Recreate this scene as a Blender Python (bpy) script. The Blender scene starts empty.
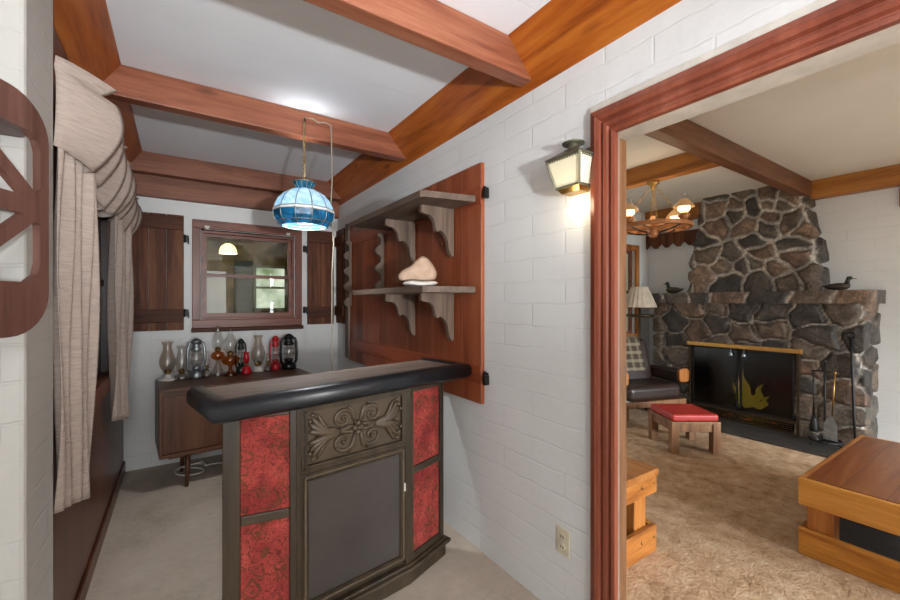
import bpy, bmesh, math, random
import numpy as np
from mathutils import Vector, Matrix
random.seed(7)
SC = bpy.context.scene
COL = SC.collection
PI = math.pi
R = math.radians

# ------------------------------------------------------------------ colour / materials
def lin(h, k=1.0):
    h = h.lstrip('#')
    o = []
    for i in (0, 2, 4):
        c = int(h[i:i+2], 16)/255
        c = c/12.92 if c <= .04045 else ((c+.055)/1.055)**2.4
        o.append(min(1, c*k))
    return (*o, 1)

class NT:
    def __init__(s, name):
        s.m = bpy.data.materials.new(name); s.m.use_nodes = True
        s.t = s.m.node_tree; s.t.nodes.clear()
        s.out = s.n('ShaderNodeOutputMaterial')
    def n(s, typ, **kw):
        nd = s.t.nodes.new(typ)
        for k, v in kw.items():
            if k.startswith('i_'):
                nd.inputs[k[2:].replace('_', ' ')].default_value = v
            else: setattr(nd, k, v)
        return nd
    def l(s, a, b): s.t.links.new(a, b)
    def ramp(s, fac, stops):
        r = s.n('ShaderNodeValToRGB')
        e = r.color_ramp.elements
        while len(e) < len(stops): e.new(.5)
        for i, (p, c) in enumerate(stops): e[i].position = p; e[i].color = c
        s.l(fac, r.inputs[0]); return r.outputs[0]
    def mixc(s, fac, a, b, mode='MIX'):
        m = s.n('ShaderNodeMix', data_type='RGBA', blend_type=mode)
        for sock, v in ((m.inputs[0], fac), (m.inputs[6], a), (m.inputs[7], b)):
            if hasattr(v, 'links'): s.l(v, sock)
            else: sock.default_value = v
        return m.outputs[2]
    def math(s, op, a, b=None):
        m = s.n('ShaderNodeMath', operation=op)
        for sock, v in zip(m.inputs, (a, b)):
            if v is None: continue
            if hasattr(v, 'links'): s.l(v, sock)
            else: sock.default_value = v
        return m.outputs[0]
    def coords(s, scale=(1,1,1), rot=(0,0,0), loc=(0,0,0)):
        tc = s.n('ShaderNodeTexCoord'); mp = s.n('ShaderNodeMapping')
        mp.inputs['Scale'].default_value = scale; mp.inputs['Rotation'].default_value = rot; mp.inputs['Location'].default_value = loc
        s.l(tc.outputs['Object'], mp.inputs[0]); return mp.outputs[0]
    def noise(s, vec, scale=5, detail=4, rough=.55, dist=0):
        nd = s.n('ShaderNodeTexNoise'); s.l(vec, nd.inputs['Vector'])
        nd.inputs['Scale'].default_value = scale; nd.inputs['Detail'].default_value = detail
        nd.inputs['Roughness'].default_value = rough; nd.inputs['Distortion'].default_value = dist
        return nd.outputs[0]
    def bump(s, h, strength=.3, dist=.01, normal=None):
        b = s.n('ShaderNodeBump'); b.inputs['Strength'].default_value = strength; b.inputs['Distance'].default_value = dist
        s.l(h, b.inputs['Height'])
        if normal is not None: s.l(normal, b.inputs['Normal'])
        return b.outputs[0]
    def bsdf(s, color, rough=.5, metal=0, normal=None, spec=.5, **kw):
        b = s.n('ShaderNodeBsdfPrincipled')
        for sock, v in ((b.inputs['Base Color'], color), (b.inputs['Roughness'], rough), (b.inputs['Metallic'], metal), (b.inputs['Specular IOR Level'], spec)):
            if hasattr(v, 'links'): s.l(v, sock)
            else: sock.default_value = v
        if normal is not None: s.l(normal, b.inputs['Normal'])
        for k, v in kw.items(): b.inputs[k.replace('_', ' ')].default_value = v
        s.l(b.outputs[0], s.out.inputs[0]); return b

def plain(name, h, rough=.5, metal=0, spec=.5, var=.12, nscale=14, bump=.0, k=1.0):
    t = NT(name); v = t.coords()
    nz = t.noise(v, nscale, 4)
    c = lin(h, k)
    a = tuple(x*(1-var) for x in c[:3]) + (1,); b = tuple(min(1, x*(1+var)) for x in c[:3]) + (1,)
    col = t.ramp(nz, [(.3, a), (.7, b)])
    nm = t.bump(nz, bump, .01) if bump else None
    t.bsdf(col, rough, metal, nm, spec); return t.m

def wood(name, dark, mid, light, axis='X', scale=1.0, rough=.45, knots=0.0, bump=.15, spec=.4, random_tone=.12, planks=None, plank_col=None, seam=.006):
    """grain along axis; planks=(axis index, width) draws board seams"""
    t = NT(name)
    sc = {'X': (1.2, 14, 14), 'Y': (14, 1.2, 14), 'Z': (14, 14, 1.2)}[axis]
    v = t.coords(tuple(s*scale for s in sc))
    n1 = t.noise(v, 1.0, 6, .6, .6)
    v2 = t.coords(tuple(s*scale*4 for s in sc)); n2 = t.noise(v2, 1.3, 3, .6)
    f = t.math('ADD', t.math('MULTIPLY', n1, .72), t.math('MULTIPLY', n2, .28))
    col = t.ramp(f, [(.34, lin(dark)), (.5, lin(mid)), (.68, lin(light))])
    if knots:
        ks = {'X': (1.4, 4, 4), 'Y': (4, 1.4, 4), 'Z': (4, 4, 1.4)}[axis]
        vk = t.coords(ks)
        vo = t.n('ShaderNodeTexVoronoi'); t.l(vk, vo.inputs['Vector']); vo.inputs['Scale'].default_value = 1.3
        kf = t.ramp(vo.outputs['Distance'], [(.06*knots, (1,1,1,1)), (.17*knots, (0,0,0,1))])
        col = t.mixc(t.math('MULTIPLY', kf, .8), col, lin(dark, .45))
    hgt = f
    if planks:
        ax, w = planks
        tc = t.n('ShaderNodeTexCoord'); sp = t.n('ShaderNodeSeparateXYZ'); t.l(tc.outputs['Object'], sp.inputs[0])
        q = t.math('DIVIDE', sp.outputs[ax], w)
        fr = t.math('FRACT', q); fl = t.math('FLOOR', q)
        wn = t.n('ShaderNodeTexWhiteNoise', noise_dimensions='1D'); t.l(fl, wn.inputs['W'])
        tone = t.ramp(wn.outputs[0], [(0, (.72,.72,.72,1)), (1, (1.12,1.12,1.12,1))])
        col = t.mixc(1.0, col, tone, 'MULTIPLY')
        edge = t.math('MINIMUM', fr, t.math('SUBTRACT', 1.0, fr))
        sm = t.ramp(edge, [(0, (1,1,1,1)), (seam/w, (0,0,0,1))])
        col = t.mixc(sm, col, lin(plank_col or dark, .5 if not plank_col else 1))
        hgt = t.math('SUBTRACT', f, t.math('MULTIPLY', sm, 2.0))
    oi = t.n('ShaderNodeObjectInfo')
    tn = t.ramp(oi.outputs['Random'], [(0, (1-random_tone,)*3+(1,)), (1, (1,1,1,1))])
    col = t.mixc(1.0, col, tn, 'MULTIPLY')
    nm = t.bump(hgt, bump, .01)
    t.bsdf(col, rough, 0, nm, spec)
    return t.m

def brick_paint(name, h, plane, course=.107, length=.40, k=1.0, bump=.5):
    """painted block wall; plane 'YZ' or 'XZ'"""
    t = NT(name)
    tc = t.n('ShaderNodeTexCoord'); sp = t.n('ShaderNodeSeparateXYZ'); t.l(tc.outputs['Object'], sp.inputs[0])
    cb = t.n('ShaderNodeCombineXYZ')
    wob = t.noise(tc.outputs['Object'], 7, 3)
    wv = t.math('MULTIPLY', t.math('SUBTRACT', wob, .5), .03)
    t.l(sp.outputs[1 if plane == 'YZ' else 0], cb.inputs[0])
    t.l(t.math('ADD', sp.outputs[2], wv), cb.inputs[1])
    br = t.n('ShaderNodeTexBrick'); t.l(cb.outputs[0], br.inputs['Vector'])
    br.inputs['Scale'].default_value = 1; br.inputs['Brick Width'].default_value = length; br.inputs['Row Height'].default_value = course
    br.inputs['Mortar Size'].default_value = .006; br.inputs['Mortar Smooth'].default_value = .6
    br.offset = .5
    n2 = t.noise(tc.outputs['Object'], 26, 5, .6); n3 = t.noise(tc.outputs['Object'], 2.2, 4, .6)
    c = lin(h, k)
    col = t.ramp(n3, [(.3, tuple(x*.93 for x in c[:3])+(1,)), (.7, c)])
    mf = t.math('MULTIPLY', br.outputs['Fac'], t.ramp(t.noise(tc.outputs['Object'], 3.1, 3), [(.35, (0.1,)*3+(1,)), (.65, (1,1,1,1))]))
    col = t.mixc(t.math('MULTIPLY', mf, .06), col, lin('#8f8a82'))
    hh = t.math('SUBTRACT', t.math('ADD', t.math('MULTIPLY', n2, .35), t.math('MULTIPLY', wob, .5)), t.math('MULTIPLY', mf, .55))
    t.bsdf(col, .62, 0, t.bump(hh, bump, .012), .35)
    return t.m

def boards_paint(name, h, axis, w=.29, k=1.0):
    t = NT(name)
    tc = t.n('ShaderNodeTexCoord'); sp = t.n('ShaderNodeSeparateXYZ'); t.l(tc.outputs['Object'], sp.inputs[0])
    fr = t.math('FRACT', t.math('DIVIDE', sp.outputs[axis], w))
    edge = t.math('MINIMUM', fr, t.math('SUBTRACT', 1.0, fr))
    sm = t.ramp(edge, [(0, (1,1,1,1)), (.012, (0,0,0,1))])
    n3 = t.noise(tc.outputs['Object'], 3, 4)
    c = lin(h, k)
    col = t.ramp(n3, [(.3, tuple(x*.95 for x in c[:3])+(1,)), (.7, c)])
    col = t.mixc(t.math('MULTIPLY', sm, .4), col, lin('#f4f0e8'))
    t.bsdf(col, .6, 0, t.bump(t.math('MULTIPLY', sm, -1.0), .3, .004), .3)
    return t.m

def glass(name, h='#ffffff', mix=.12, rough=.03, tint=1.0, edge=.3):
    """thin clear glass: tinted see-through with fresnel-like gloss"""
    t = NT(name)
    tr = t.n('ShaderNodeBsdfTransparent'); tr.inputs[0].default_value = lin(h, tint)
    gl = t.n('ShaderNodeBsdfGlossy'); gl.inputs['Roughness'].default_value = rough; gl.inputs[0].default_value = (1,1,1,1)
    lw = t.n('ShaderNodeLayerWeight'); lw.inputs[0].default_value = .35
    f = t.math('ADD', t.math('MULTIPLY', t.math('POWER', lw.outputs['Facing'], 2.0), edge), mix)
    mx = t.n('ShaderNodeMixShader'); t.l(f, mx.inputs[0]); t.l(tr.outputs[0], mx.inputs[1]); t.l(gl.outputs[0], mx.inputs[2])
    t.l(mx.outputs[0], t.out.inputs[0]); return t.m

def emit(name, h, strength, base='#fff2d8'):
    t = NT(name)
    b = t.bsdf(lin(base), .4)
    b.inputs['Emission Color'].default_value = lin(h); b.inputs['Emission Strength'].default_value = strength
    return t.m

# ------------------------------------------------------------------ mesh builder
class MB:
    def __init__(s): s.v = []; s.f = []; s.sm = []
    def add(s, vs, fs, smooth=False):
        b = len(s.v); s.v += [tuple(v) for v in vs]
        s.f += [tuple(i+b for i in f) for f in fs]; s.sm += [smooth]*len(fs); return s
    def box(s, x0, x1, y0, y1, z0, z1):
        if x0 > x1: x0, x1 = x1, x0
        if y0 > y1: y0, y1 = y1, y0
        if z0 > z1: z0, z1 = z1, z0
        v = [(x, y, z) for x in (x0, x1) for y in (y0, y1) for z in (z0, z1)]
        return s.add(v, [(0,1,3,2), (4,6,7,5), (0,4,5,1), (2,3,7,6), (0,2,6,4), (1,5,7,3)])
    def obox(s, c, size, m):
        c = Vector(c); h = [q/2 for q in size]
        v = [c + m @ Vector((x*h[0], y*h[1], z*h[2])) for x in (-1,1) for y in (-1,1) for z in (-1,1)]
        return s.add(v, [(0,1,3,2), (4,6,7,5), (0,4,5,1), (2,3,7,6), (0,2,6,4), (1,5,7,3)])
    def bar(s, a, b, w, h, up=(0,0,1)):
        a = Vector(a); b = Vector(b); d = (b-a).normalized(); up = Vector(up)
        sd = d.cross(up).normalized(); u2 = sd.cross(d)
        m = Matrix((d, sd, u2)).transposed()
        return s.obox((a+b)/2, ((b-a).length, w, h), m)
    def prism(s, poly, axis, a, b):
        """extrude a 2D polygon: axis 'x': (y,z), 'y': (x,z), 'z': (x,y)"""
        def mk(p, t): return {'x': (t, p[0], p[1]), 'y': (p[0], t, p[1]), 'z': (p[0], p[1], t)}[axis]
        n = len(poly); v = [mk(p, a) for p in poly] + [mk(p, b) for p in poly]
        f = [tuple(range(n)), tuple(range(2*n-1, n-1, -1))] + [(i, i+n, (i+1) % n + n, (i+1) % n) for i in range(n)]
        return s.add(v, f)
    def lathe(s, prof, c=(0,0,0), n=20, smooth=True, cap=True):
        c = Vector(c); v = []; f = []
        for r, z in prof:
            for i in range(n):
                a = 2*PI*i/n; v.append(c + Vector((r*math.cos(a), r*math.sin(a), z)))
        for j in range(len(prof)-1):
            for i in range(n):
                k = (i+1) % n; f.append((j*n+i, j*n+k, (j+1)*n+k, (j+1)*n+i))
        s.add(v, f, smooth)
        if cap:
            for j in (0, len(prof)-1):
                if prof[j][0] > 1e-4: s.add(v[j*n:(j+1)*n], [tuple(range(n))[::(-1 if j == 0 else 1)]])
        return s
    def tube(s, pts, r, n=8, smooth=True, flat=None, cap=True):
        """swept tube; r number or list; flat=(axis, k) squashes across axis"""
        pts = [Vector(p) for p in pts]; m = len(pts)
        rs = r if hasattr(r, '__len__') else [r]*m
        up = None; v = []; f = []
        for i, p in enumerate(pts):
            d = (pts[min(i+1, m-1)] - pts[max(i-1, 0)])
            if d.length < 1e-9: d = Vector((0,0,1))
            d.normalize()
            if up is None:
                up = d.orthogonal().normalized()
            up = (up - d*up.dot(d))
            if up.length < 1e-6: up = d.orthogonal()
            up.normalize(); sd = d.cross(up)
            for k in range(n):
                a = 2*PI*k/n; o = (up*math.cos(a) + sd*math.sin(a))*rs[i]
                if flat: ax = Vector(flat[0]); o -= ax*o.dot(ax)*(1-flat[1])
                v.append(p+o)
        for i in range(m-1):
            for k in range(n):
                q = (k+1) % n; f.append((i*n+k, i*n+q, (i+1)*n+q, (i+1)*n+k))
        s.add(v, f, smooth)
        if cap: s.add(v[:n], [tuple(range(n))[::-1]]); s.add(v[-n:], [tuple(range(n))])
        return s
    def ball(s, c, r, n=12, m=8):
        c = Vector(c); r = Vector(r) if hasattr(r, '__len__') else Vector((r, r, r)); v = []; f = []
        for j in range(m+1):
            t = PI*j/m
            for i in range(n):
                a = 2*PI*i/n; v.append(c + Vector((r.x*math.sin(t)*math.cos(a), r.y*math.sin(t)*math.sin(a), -r.z*math.cos(t))))
        for j in range(m):
            for i in range(n):
                k = (i+1) % n; f.append((j*n+i, j*n+k, (j+1)*n+k, (j+1)*n+i))
        return s.add(v, f, True)
    def torus(s, c, R_, r, axis='z', n=24, m=8, flat=1):
        pts = []
        for i in range(n+1):
            a = 2*PI*i/n; q = (R_*math.cos(a), R_*math.sin(a))
            pts.append(Vector(c) + Vector({'z': (q[0], q[1]*flat, 0), 'x': (0, q[0], q[1]*flat), 'y': (q[0], 0, q[1]*flat)}[axis]))
        return s.tube(pts, r, m, cap=False)
    def grid(s, fn, nu, nv, smooth=True, closed=False):
        v = [fn(i/nu, j/nv) for j in range(nv+1) for i in range(nu+1)]
        f = [(j*(nu+1)+i, j*(nu+1)+i+1, (j+1)*(nu+1)+i+1, (j+1)*(nu+1)+i) for j in range(nv) for i in range(nu)]
        return s.add(v, f, smooth)
    def xf(s, m):
        s.v = [tuple(m @ Vector(v)) for v in s.v]; return s
    def build(s, name, mat, parent=None, bevel=0, seg=2, solid=0, sub=0, loc=None, rz=0, merge=True, fixn=True):
        me = bpy.data.meshes.new(name)
        me.from_pydata(s.v, [], s.f)
        me.polygons.foreach_set('use_smooth', s.sm)
        bm = bmesh.new(); bm.from_mesh(me)
        if merge: bmesh.ops.remove_doubles(bm, verts=bm.verts, dist=1e-5)
        if fixn: bmesh.ops.recalc_face_normals(bm, faces=bm.faces)
        bm.to_mesh(me); bm.free()
        me.materials.append(mat)
        o = bpy.data.objects.new(name, me); COL.objects.link(o)
        if parent is not None: o.parent = parent
        if loc is not None: o.location = loc
        o.rotation_euler.z = rz
        if solid: md = o.modifiers.new('solid', 'SOLIDIFY'); md.thickness = solid; md.offset = 0
        if sub: md = o.modifiers.new('sub', 'SUBSURF'); md.levels = sub; md.render_levels = sub
        if bevel: md = o.modifiers.new('bev', 'BEVEL'); md.width = bevel; md.segments = seg; md.limit_method = 'ANGLE'; md.angle_limit = R(40)
        return o

def plate(splines, thick, name, mat, parent=None, m=Matrix(), bevel=0):
    """flat plate with holes from closed 2D outlines (first = outer), in the local XY plane, then moved by matrix m"""
    cu = bpy.data.curves.new(name+'_outline', 'CURVE'); cu.dimensions = '2D'; cu.fill_mode = 'BOTH'; cu.extrude = thick/2
    for sp in splines:
        q = cu.splines.new('POLY'); q.points.add(len(sp)-1); q.use_cyclic_u = True
        for i, p in enumerate(sp): q.points[i].co = (p[0], p[1], 0, 1)
    co = bpy.data.objects.new('outline', cu); COL.objects.link(co)
    me = bpy.data.meshes.new_from_object(co.evaluated_get(bpy.context.evaluated_depsgraph_get()))
    bpy.data.objects.remove(co); bpy.data.curves.remove(cu)
    me.name = name; me.transform(m)
    me.materials.clear(); me.materials.append(mat)
    o = bpy.data.objects.new(name, me); COL.objects.link(o)
    if parent is not None: o.parent = parent
    if bevel: md = o.modifiers.new('bev', 'BEVEL'); md.width = bevel; md.segments = 2; md.limit_method = 'ANGLE'
    return o

def tag(o, label, cat, group=None, kind=None):
    o['label'] = label; o['category'] = cat
    if group: o['group'] = group
    if kind: o['kind'] = kind
    return o

def thing(name, label, cat, loc=(0,0,0), rz=0, group=None, kind=None):
    o = bpy.data.objects.new(name, None); COL.objects.link(o)
    o.location = loc; o.rotation_euler.z = rz; o.empty_display_size = .05
    return tag(o, label, cat, group, kind)

def struct(o, label, cat):
    o['kind'] = 'structure'; o['label'] = label; o['category'] = cat; return o

def copy_thing(src, loc, rz, label):
    c = src.copy(); COL.objects.link(c); c.location = loc; c.rotation_euler.z = rz; c['label'] = label
    for ch in list(src.children):
        d = ch.copy(); COL.objects.link(d); d.parent = c
        for g in list(ch.children):
            e = g.copy(); COL.objects.link(e); e.parent = d
    return c

# ------------------------------------------------------------------ material library
W_RIGHT = brick_paint('white painted block', '#dcdddc', 'YZ', bump=.36)
W_BACK = brick_paint('white painted block back', '#dcdddc', 'XZ', bump=.3)
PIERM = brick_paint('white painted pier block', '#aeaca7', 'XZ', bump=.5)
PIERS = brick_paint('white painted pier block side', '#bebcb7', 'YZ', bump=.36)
CEIL = boards_paint('painted ceiling boards', '#f2f6fc', 1, .3)
CEIL2 = boards_paint('painted ceiling boards living', '#dedcd6', 0, .15)
PINE = wood('orange pine', '#74370f', '#a5561d', '#bd702b', 'Y', .8, .35, 1.0)
REDBEAM = wood('red brown beam', '#6c3826', '#8c5239', '#a2694e', 'X', .8, .45, .9)
DARKBEAM = wood('dark red brown beam', '#5c3322', '#7f4c36', '#966248', 'X', .8, .5, .6)
LIVBEAM = wood('brown living room beam', '#4e2f1c', '#6f462c', '#875a3c', 'X', .8, .5, .5)
LIVPINE = wood('golden living room beam', '#7a4718', '#a5682a', '#b97e3c', 'Y', .8, .4, .5)
CASING = wood('red brown casing paint', '#6f3627', '#854632', '#9a5b47', 'Z', .6, .32, 0, .1)
CASINGH = wood('red brown header paint', '#6e3022', '#8d4635', '#a8604e', 'Y', .6, .32, 0, .1)
GREYSTRIP = plain('grey strip', '#857468', .5)
PANELRED = wood('red brown plank', '#74351d', '#92492b', '#a7623f', 'Z', .5, .38, 0, .1, planks=(1, .172), plank_col='#a06f58', seam=.0035)
BATRED = wood('red brown batten', '#70331c', '#8e472a', '#a0583a', 'Y', .5, .4, 0, .1)
SHUT = wood('dark stained shutter board', '#35190d', '#57301d', '#7e5033', 'Z', .7, .55, .0, .15, spec=.2)
SHUTB = wood('dark stained shutter batten', '#33180d', '#512c1a', '#6e4428', 'X', .7, .55, 0, .15, spec=.2)
WALLWOOD = wood('brown plank wall', '#42231a', '#613523', '#784a33', 'Z', .6, .35, 0, .1, planks=(1, .2), seam=.004)
FRAMEWZ = wood('window frame upright wood', '#4e281c', '#744232', '#8e5a46', 'Z', .7, .4, 0, .2)
FRAMEW = wood('window frame wood', '#4e281c', '#744232', '#8e5a46', 'X', .7, .4, 0, .2)
GREYWOOD = wood('weathered brown shelf wood', '#43352c', '#5f4e42', '#776556', 'Y', .8, .6, 0, .25)
GREYWOODZ = wood('weathered brown bracket wood', '#4e3f35', '#6f5d50', '#887567', 'Z', .8, .6, 0, .25)
BARW = wood('dark olive brown bar wood', '#221b13', '#382d20', '#4a3c2c', 'Z', .8, .42, 0, .2)
BARWX = wood('dark olive brown bar rail wood', '#251e15', '#3b3023', '#4c3f30', 'X', .8, .42, 0, .2)
BARTOP = wood('worn brown bar top', '#5a4b3d', '#75655a', '#8a7a6c', 'X', .9, .55, 0, .1)
WALNUT = wood('walnut veneer', '#3a2115', '#5c3824', '#744d35', 'X', .6, .4, 0, .06)
WALNUTZ = wood('walnut veneer upright', '#3a2115', '#593522', '#6e4830', 'Z', .6, .4, 0, .06)
PINEX = wood('yellow pine board', '#9a5a20', '#c98838', '#dfa352', 'Y', .8, .35, .8, .1)
PINETOP = wood('red pine plank top', '#6a3214', '#8f4f26', '#a96a3a', 'X', .7, .3, .5, .12, planks=(1, .17), seam=.003)
PINEEND = wood('brown pine post', '#7a4218', '#a5642c', '#be8040', 'Z', .8, .4, .5, .12)
CRATEX = wood('orange crate board', '#7a431a', '#aa6a30', '#c58748', 'X', .8, .35, .7, .12)
CRATETOP = wood('orange crate plank top', '#8a4d20', '#b57238', '#cf9355', 'Y', .7, .35, .4, .12, planks=(0, .15), seam=.003)
STOOLW = wood('mid brown stool wood', '#5a3a22', '#80583a', '#98704e', 'Z', .8, .45, 0, .12)
FRETW = wood('purple brown fretwork', '#43291f', '#5f4037', '#745148', 'Z', .8, .4, 0, .12)
VINYL = plain('black padded vinyl', '#191c20', .34, 0, .5, .2, 30, .05)
SLATE = plain('dark slate', '#3c3834', .55, 0, .4, .3, 6, .3)
BLACKIRON = plain('black iron', '#141312', .5, .3)
BLACKGLOSS = plain('black enamel', '#161a1b', .28, .2)
BRASS = plain('aged brass', '#a5824a', .35, 1)
GOLD = plain('brushed brass', '#c99a55', .38, 1, var=.1)
GALV = plain('galvanized steel', '#9aa0a3', .38, .9, var=.25, nscale=25)
REDENAM = plain('red enamel', '#b01c26', .3, 0, .5, .1)
GREENBLK = plain('dark green enamel', '#17251f', .3, .1)
CREAM = plain('white milk glass', '#d8d4cc', .3)
GLASS = glass('clear lamp glass', '#f4f3f1', .08)
FROST = glass('frosted lamp glass', '#efedea', .10, .3)
FLORAL = glass('etched floral glass', '#e9e3dc', .08, .3)
AMBER = glass('amber glass', '#e3ae50', .1, .05)
PANE = glass('window glass', '#f4f6f2', .022, .0)
LEATHER = plain('dark brown leather', '#2e201b', .36, 0, .5, .2, 20, .08)
REDVIN = plain('red vinyl cushion', '#a8302a', .45, 0, .4, .12, 18, .05)
LAMPCLOTH = plain('beige lamp shade cloth', '#b9aa97', .8)
STONEPINK = plain('pale pink tan stone', '#bb9f89', .8, 0, .3, .15, 20, .2)
STONEWHT = plain('white stone', '#e6e0d8', .7, 0, .3, .08, 20, .2)
DUCKM = plain('dark brown decoy', '#3f352c', .6, 0, .3, .3, 12)
DUCKH = plain('green black decoy head', '#262a22', .5)
IVORY = plain('ivory plastic', '#cfc6ae', .4)
DARKSLOT = plain('dark slot', '#221d18', .6)
LEAD = plain('lead came', '#8d8f86', .4, .7)
CORDW = plain('white cord', '#c9c5be', .5)
CORDB = plain('black cord', '#1b1918', .5)
CORDG = plain('grey brown cord', '#8a8272', .5)
CHALK = plain('dark slate board', '#3e3733', .5, 0, .45, .2, 4)
CARVE = plain('carved dark wood', '#4a3d2e', .42, 0, .5, .2, 18, .1)
ROPE = plain('bronze rope moulding', '#5c4d3b', .45, .1, .5, .15, 30)
WHITEM = plain('white trim bead', '#c9c4ba', .5)
COPPER = plain('copper wood ring', '#a2683a', .4, .2)

def mk_fabric():
    t = NT('crinkled taupe curtain cloth'); v = t.coords((9, 9, 90))
    n = t.noise(v, 1.6, 4, .6, .4); v2 = t.coords((60, 60, 60)); n2 = t.noise(v2, 4, 2)
    col = t.ramp(n, [(.3, lin('#a3948a')), (.55, lin('#b1a197')), (.75, lin('#b8a99e'))])
    t.bsdf(col, .85, 0, t.bump(t.math('ADD', n, t.math('MULTIPLY', n2, .3)), .6, .01), .2)
    return t.m
CURTAIN = mk_fabric()

def mk_paisley():
    t = NT('red paisley cloth')
    v = t.coords((1, 1, 1)); nz = t.noise(v, 9, 3)
    mixv = t.n('ShaderNodeMix', data_type='VECTOR'); mixv.inputs[0].default_value = .09
    cn = t.n('ShaderNodeTexNoise'); t.l(v, cn.inputs['Vector']); cn.inputs['Scale'].default_value = 8
    t.l(v, mixv.inputs[4]); t.l(cn.outputs['Color'], mixv.inputs[5])
    def vor(scale, feat='F1'):
        q = t.n('ShaderNodeTexVoronoi', feature=feat); t.l(mixv.outputs[1], q.inputs['Vector']); q.inputs['Scale'].default_value = scale; return q.outputs['Distance']
    big = t.ramp(vor(13), [(0, (1,1,1,1)), (.16, (1,1,1,1)), (.2, (0,0,0,1)), (.3, (0,0,0,1)), (.33, (1,1,1,1)), (.37, (1,1,1,1)), (.40, (0,0,0,1))])
    small = t.ramp(vor(52), [(.12, (1,1,1,1)), (.3, (0,0,0,1))])
    sr = t.ramp(t.noise(mixv.outputs[1], 42, 2, .5, 1.2), [(.40, (0,0,0,1)), (.44, (1,1,1,1)), (.47, (1,1,1,1)), (.51, (0,0,0,1)), (.58, (0,0,0,1)), (.61, (1,1,1,1)), (.64, (0,0,0,1))])
    base = t.ramp(nz, [(.35, lin('#862f2d')), (.6, lin('#a5433c')), (.75, lin('#b8564c'))])
    c = t.mixc(t.math('MULTIPLY', sr, .7), base, lin('#2c2016'))
    c = t.mixc(t.math('MULTIPLY', small, .45), c, lin('#7c2a24'))
    c = t.mixc(t.math('MULTIPLY', big, .62), c, lin('#4a3a20'))
    t.bsdf(c, .8, 0, None, .2); return t.m
PAISLEY = mk_paisley()

def mk_carpet():
    t = NT('mottled brown carpet'); v = t.coords()
    n1 = t.noise(v, 4.5, 6, .65, .8); n2 = t.noise(v, 60, 3, .7); n3 = t.noise(v, 14, 4, .6, .5)
    f = t.math('ADD', t.math('MULTIPLY', n1, .42), t.math('ADD', t.math('MULTIPLY', n3, .33), t.math('MULTIPLY', n2, .25)))
    col = t.ramp(f, [(.34, lin('#70573f')), (.45, lin('#ac8c6c')), (.56, lin('#c4a688')), (.68, lin('#d3bca2'))])
    t.bsdf(col, .95, 0, t.bump(f, .9, .03), .1); return t.m
CARPET = mk_carpet()

def mk_concrete():
    t = NT('worn beige floor'); v = t.coords()
    n1 = t.noise(v, 2.6, 6, .6, .4); n2 = t.noise(v, 22, 4, .65); n3 = t.noise(v, 90, 2)
    f = t.math('ADD', t.math('MULTIPLY', n1, .6), t.math('ADD', t.math('MULTIPLY', n2, .28), t.math('MULTIPLY', n3, .12)))
    col = t.ramp(f, [(.32, lin('#a09382')), (.5, lin('#b9ac9c')), (.68, lin('#c8bcad'))])
    vo = t.n('ShaderNodeTexVoronoi'); t.l(v, vo.inputs['Vector']); vo.inputs['Scale'].default_value = 5
    sp = t.ramp(vo.outputs['Distance'], [(.02, (1,1,1,1)), (.05, (0,0,0,1))])
    col = t.mixc(t.math('MULTIPLY', sp, .5), col, lin('#5a4a3c'))
    t.bsdf(col, .6, 0, t.bump(f, .15, .01), .3); return t.m
FLOORM = mk_concrete()

def mk_stone():
    t = NT('field stone and mortar')
    at = t.n('ShaderNodeAttribute', attribute_name='stone_tone')
    v = t.coords(); n1 = t.noise(v, 9, 6, .7, .6); n2 = t.noise(v, 45, 4, .7)
    f = t.math('ADD', t.math('MULTIPLY', n1, .6), t.math('MULTIPLY', n2, .4))
    mod = t.ramp(f, [(.34, (.22,.22,.22,1)), (.5, (.85,.83,.8,1)), (.64, (2.0,1.9,1.75,1))])
    col = t.mixc(1.0, at.outputs['Color'], mod, 'MULTIPLY')
    t.bsdf(col, .6, 0, t.bump(f, .8, .03), .4); return t.m
STONE = mk_stone()

def mk_plaid():
    t = NT('grey tan plaid blanket'); tc = t.n('ShaderNodeTexCoord'); sp = t.n('ShaderNodeSeparateXYZ'); t.l(tc.outputs['Object'], sp.inputs[0])
    def band(sock, w):
        fr = t.math('FRACT', t.math('DIVIDE', sock, w)); return t.ramp(fr, [(.0, (0,0,0,1)), (.45, (0,0,0,1)), (.5, (1,1,1,1)), (.8, (1,1,1,1)), (.85, (0,0,0,1))])
    a = band(sp.outputs[0], .1); b = band(sp.outputs[2], .1)
    c = t.mixc(t.math('MULTIPLY', a, .5), lin('#4a4036'), lin('#8a7c68')); c = t.mixc(t.math('MULTIPLY', b, .5), c, lin('#9a8e7a'))
    t.bsdf(c, .9, 0, None, .1); return t.m
PLAID = mk_plaid()

def mk_shade_glass(name, a, b, emi):
    t = NT(name); v = t.coords(); n = t.noise(v, 22, 5, .65, .6)
    col = t.ramp(n, [(.35, lin(a)), (.65, lin(b))])
    nb = t.bump(n, .25, .01); bs = t.bsdf(col, .18, 0, nb, .6)
    tl = t.n('ShaderNodeBsdfTranslucent'); t.l(col, tl.inputs[0]); mx = t.n('ShaderNodeMixShader'); mx.inputs[0].default_value = emi
    t.l(bs.outputs[0], mx.inputs[1]); t.l(tl.outputs[0], mx.inputs[2]); t.l(mx.outputs[0], t.out.inputs[0]); return t.m
TIF_UP = mk_shade_glass('pale blue opal glass', '#a9cde2', '#e2eff5', .4)
TIF_LOW = mk_shade_glass('deep teal blue glass', '#0b3048', '#2b7a9c', .3)
TIF_BAND = plain('white opal glass band', '#e8ecec', .2)
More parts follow.
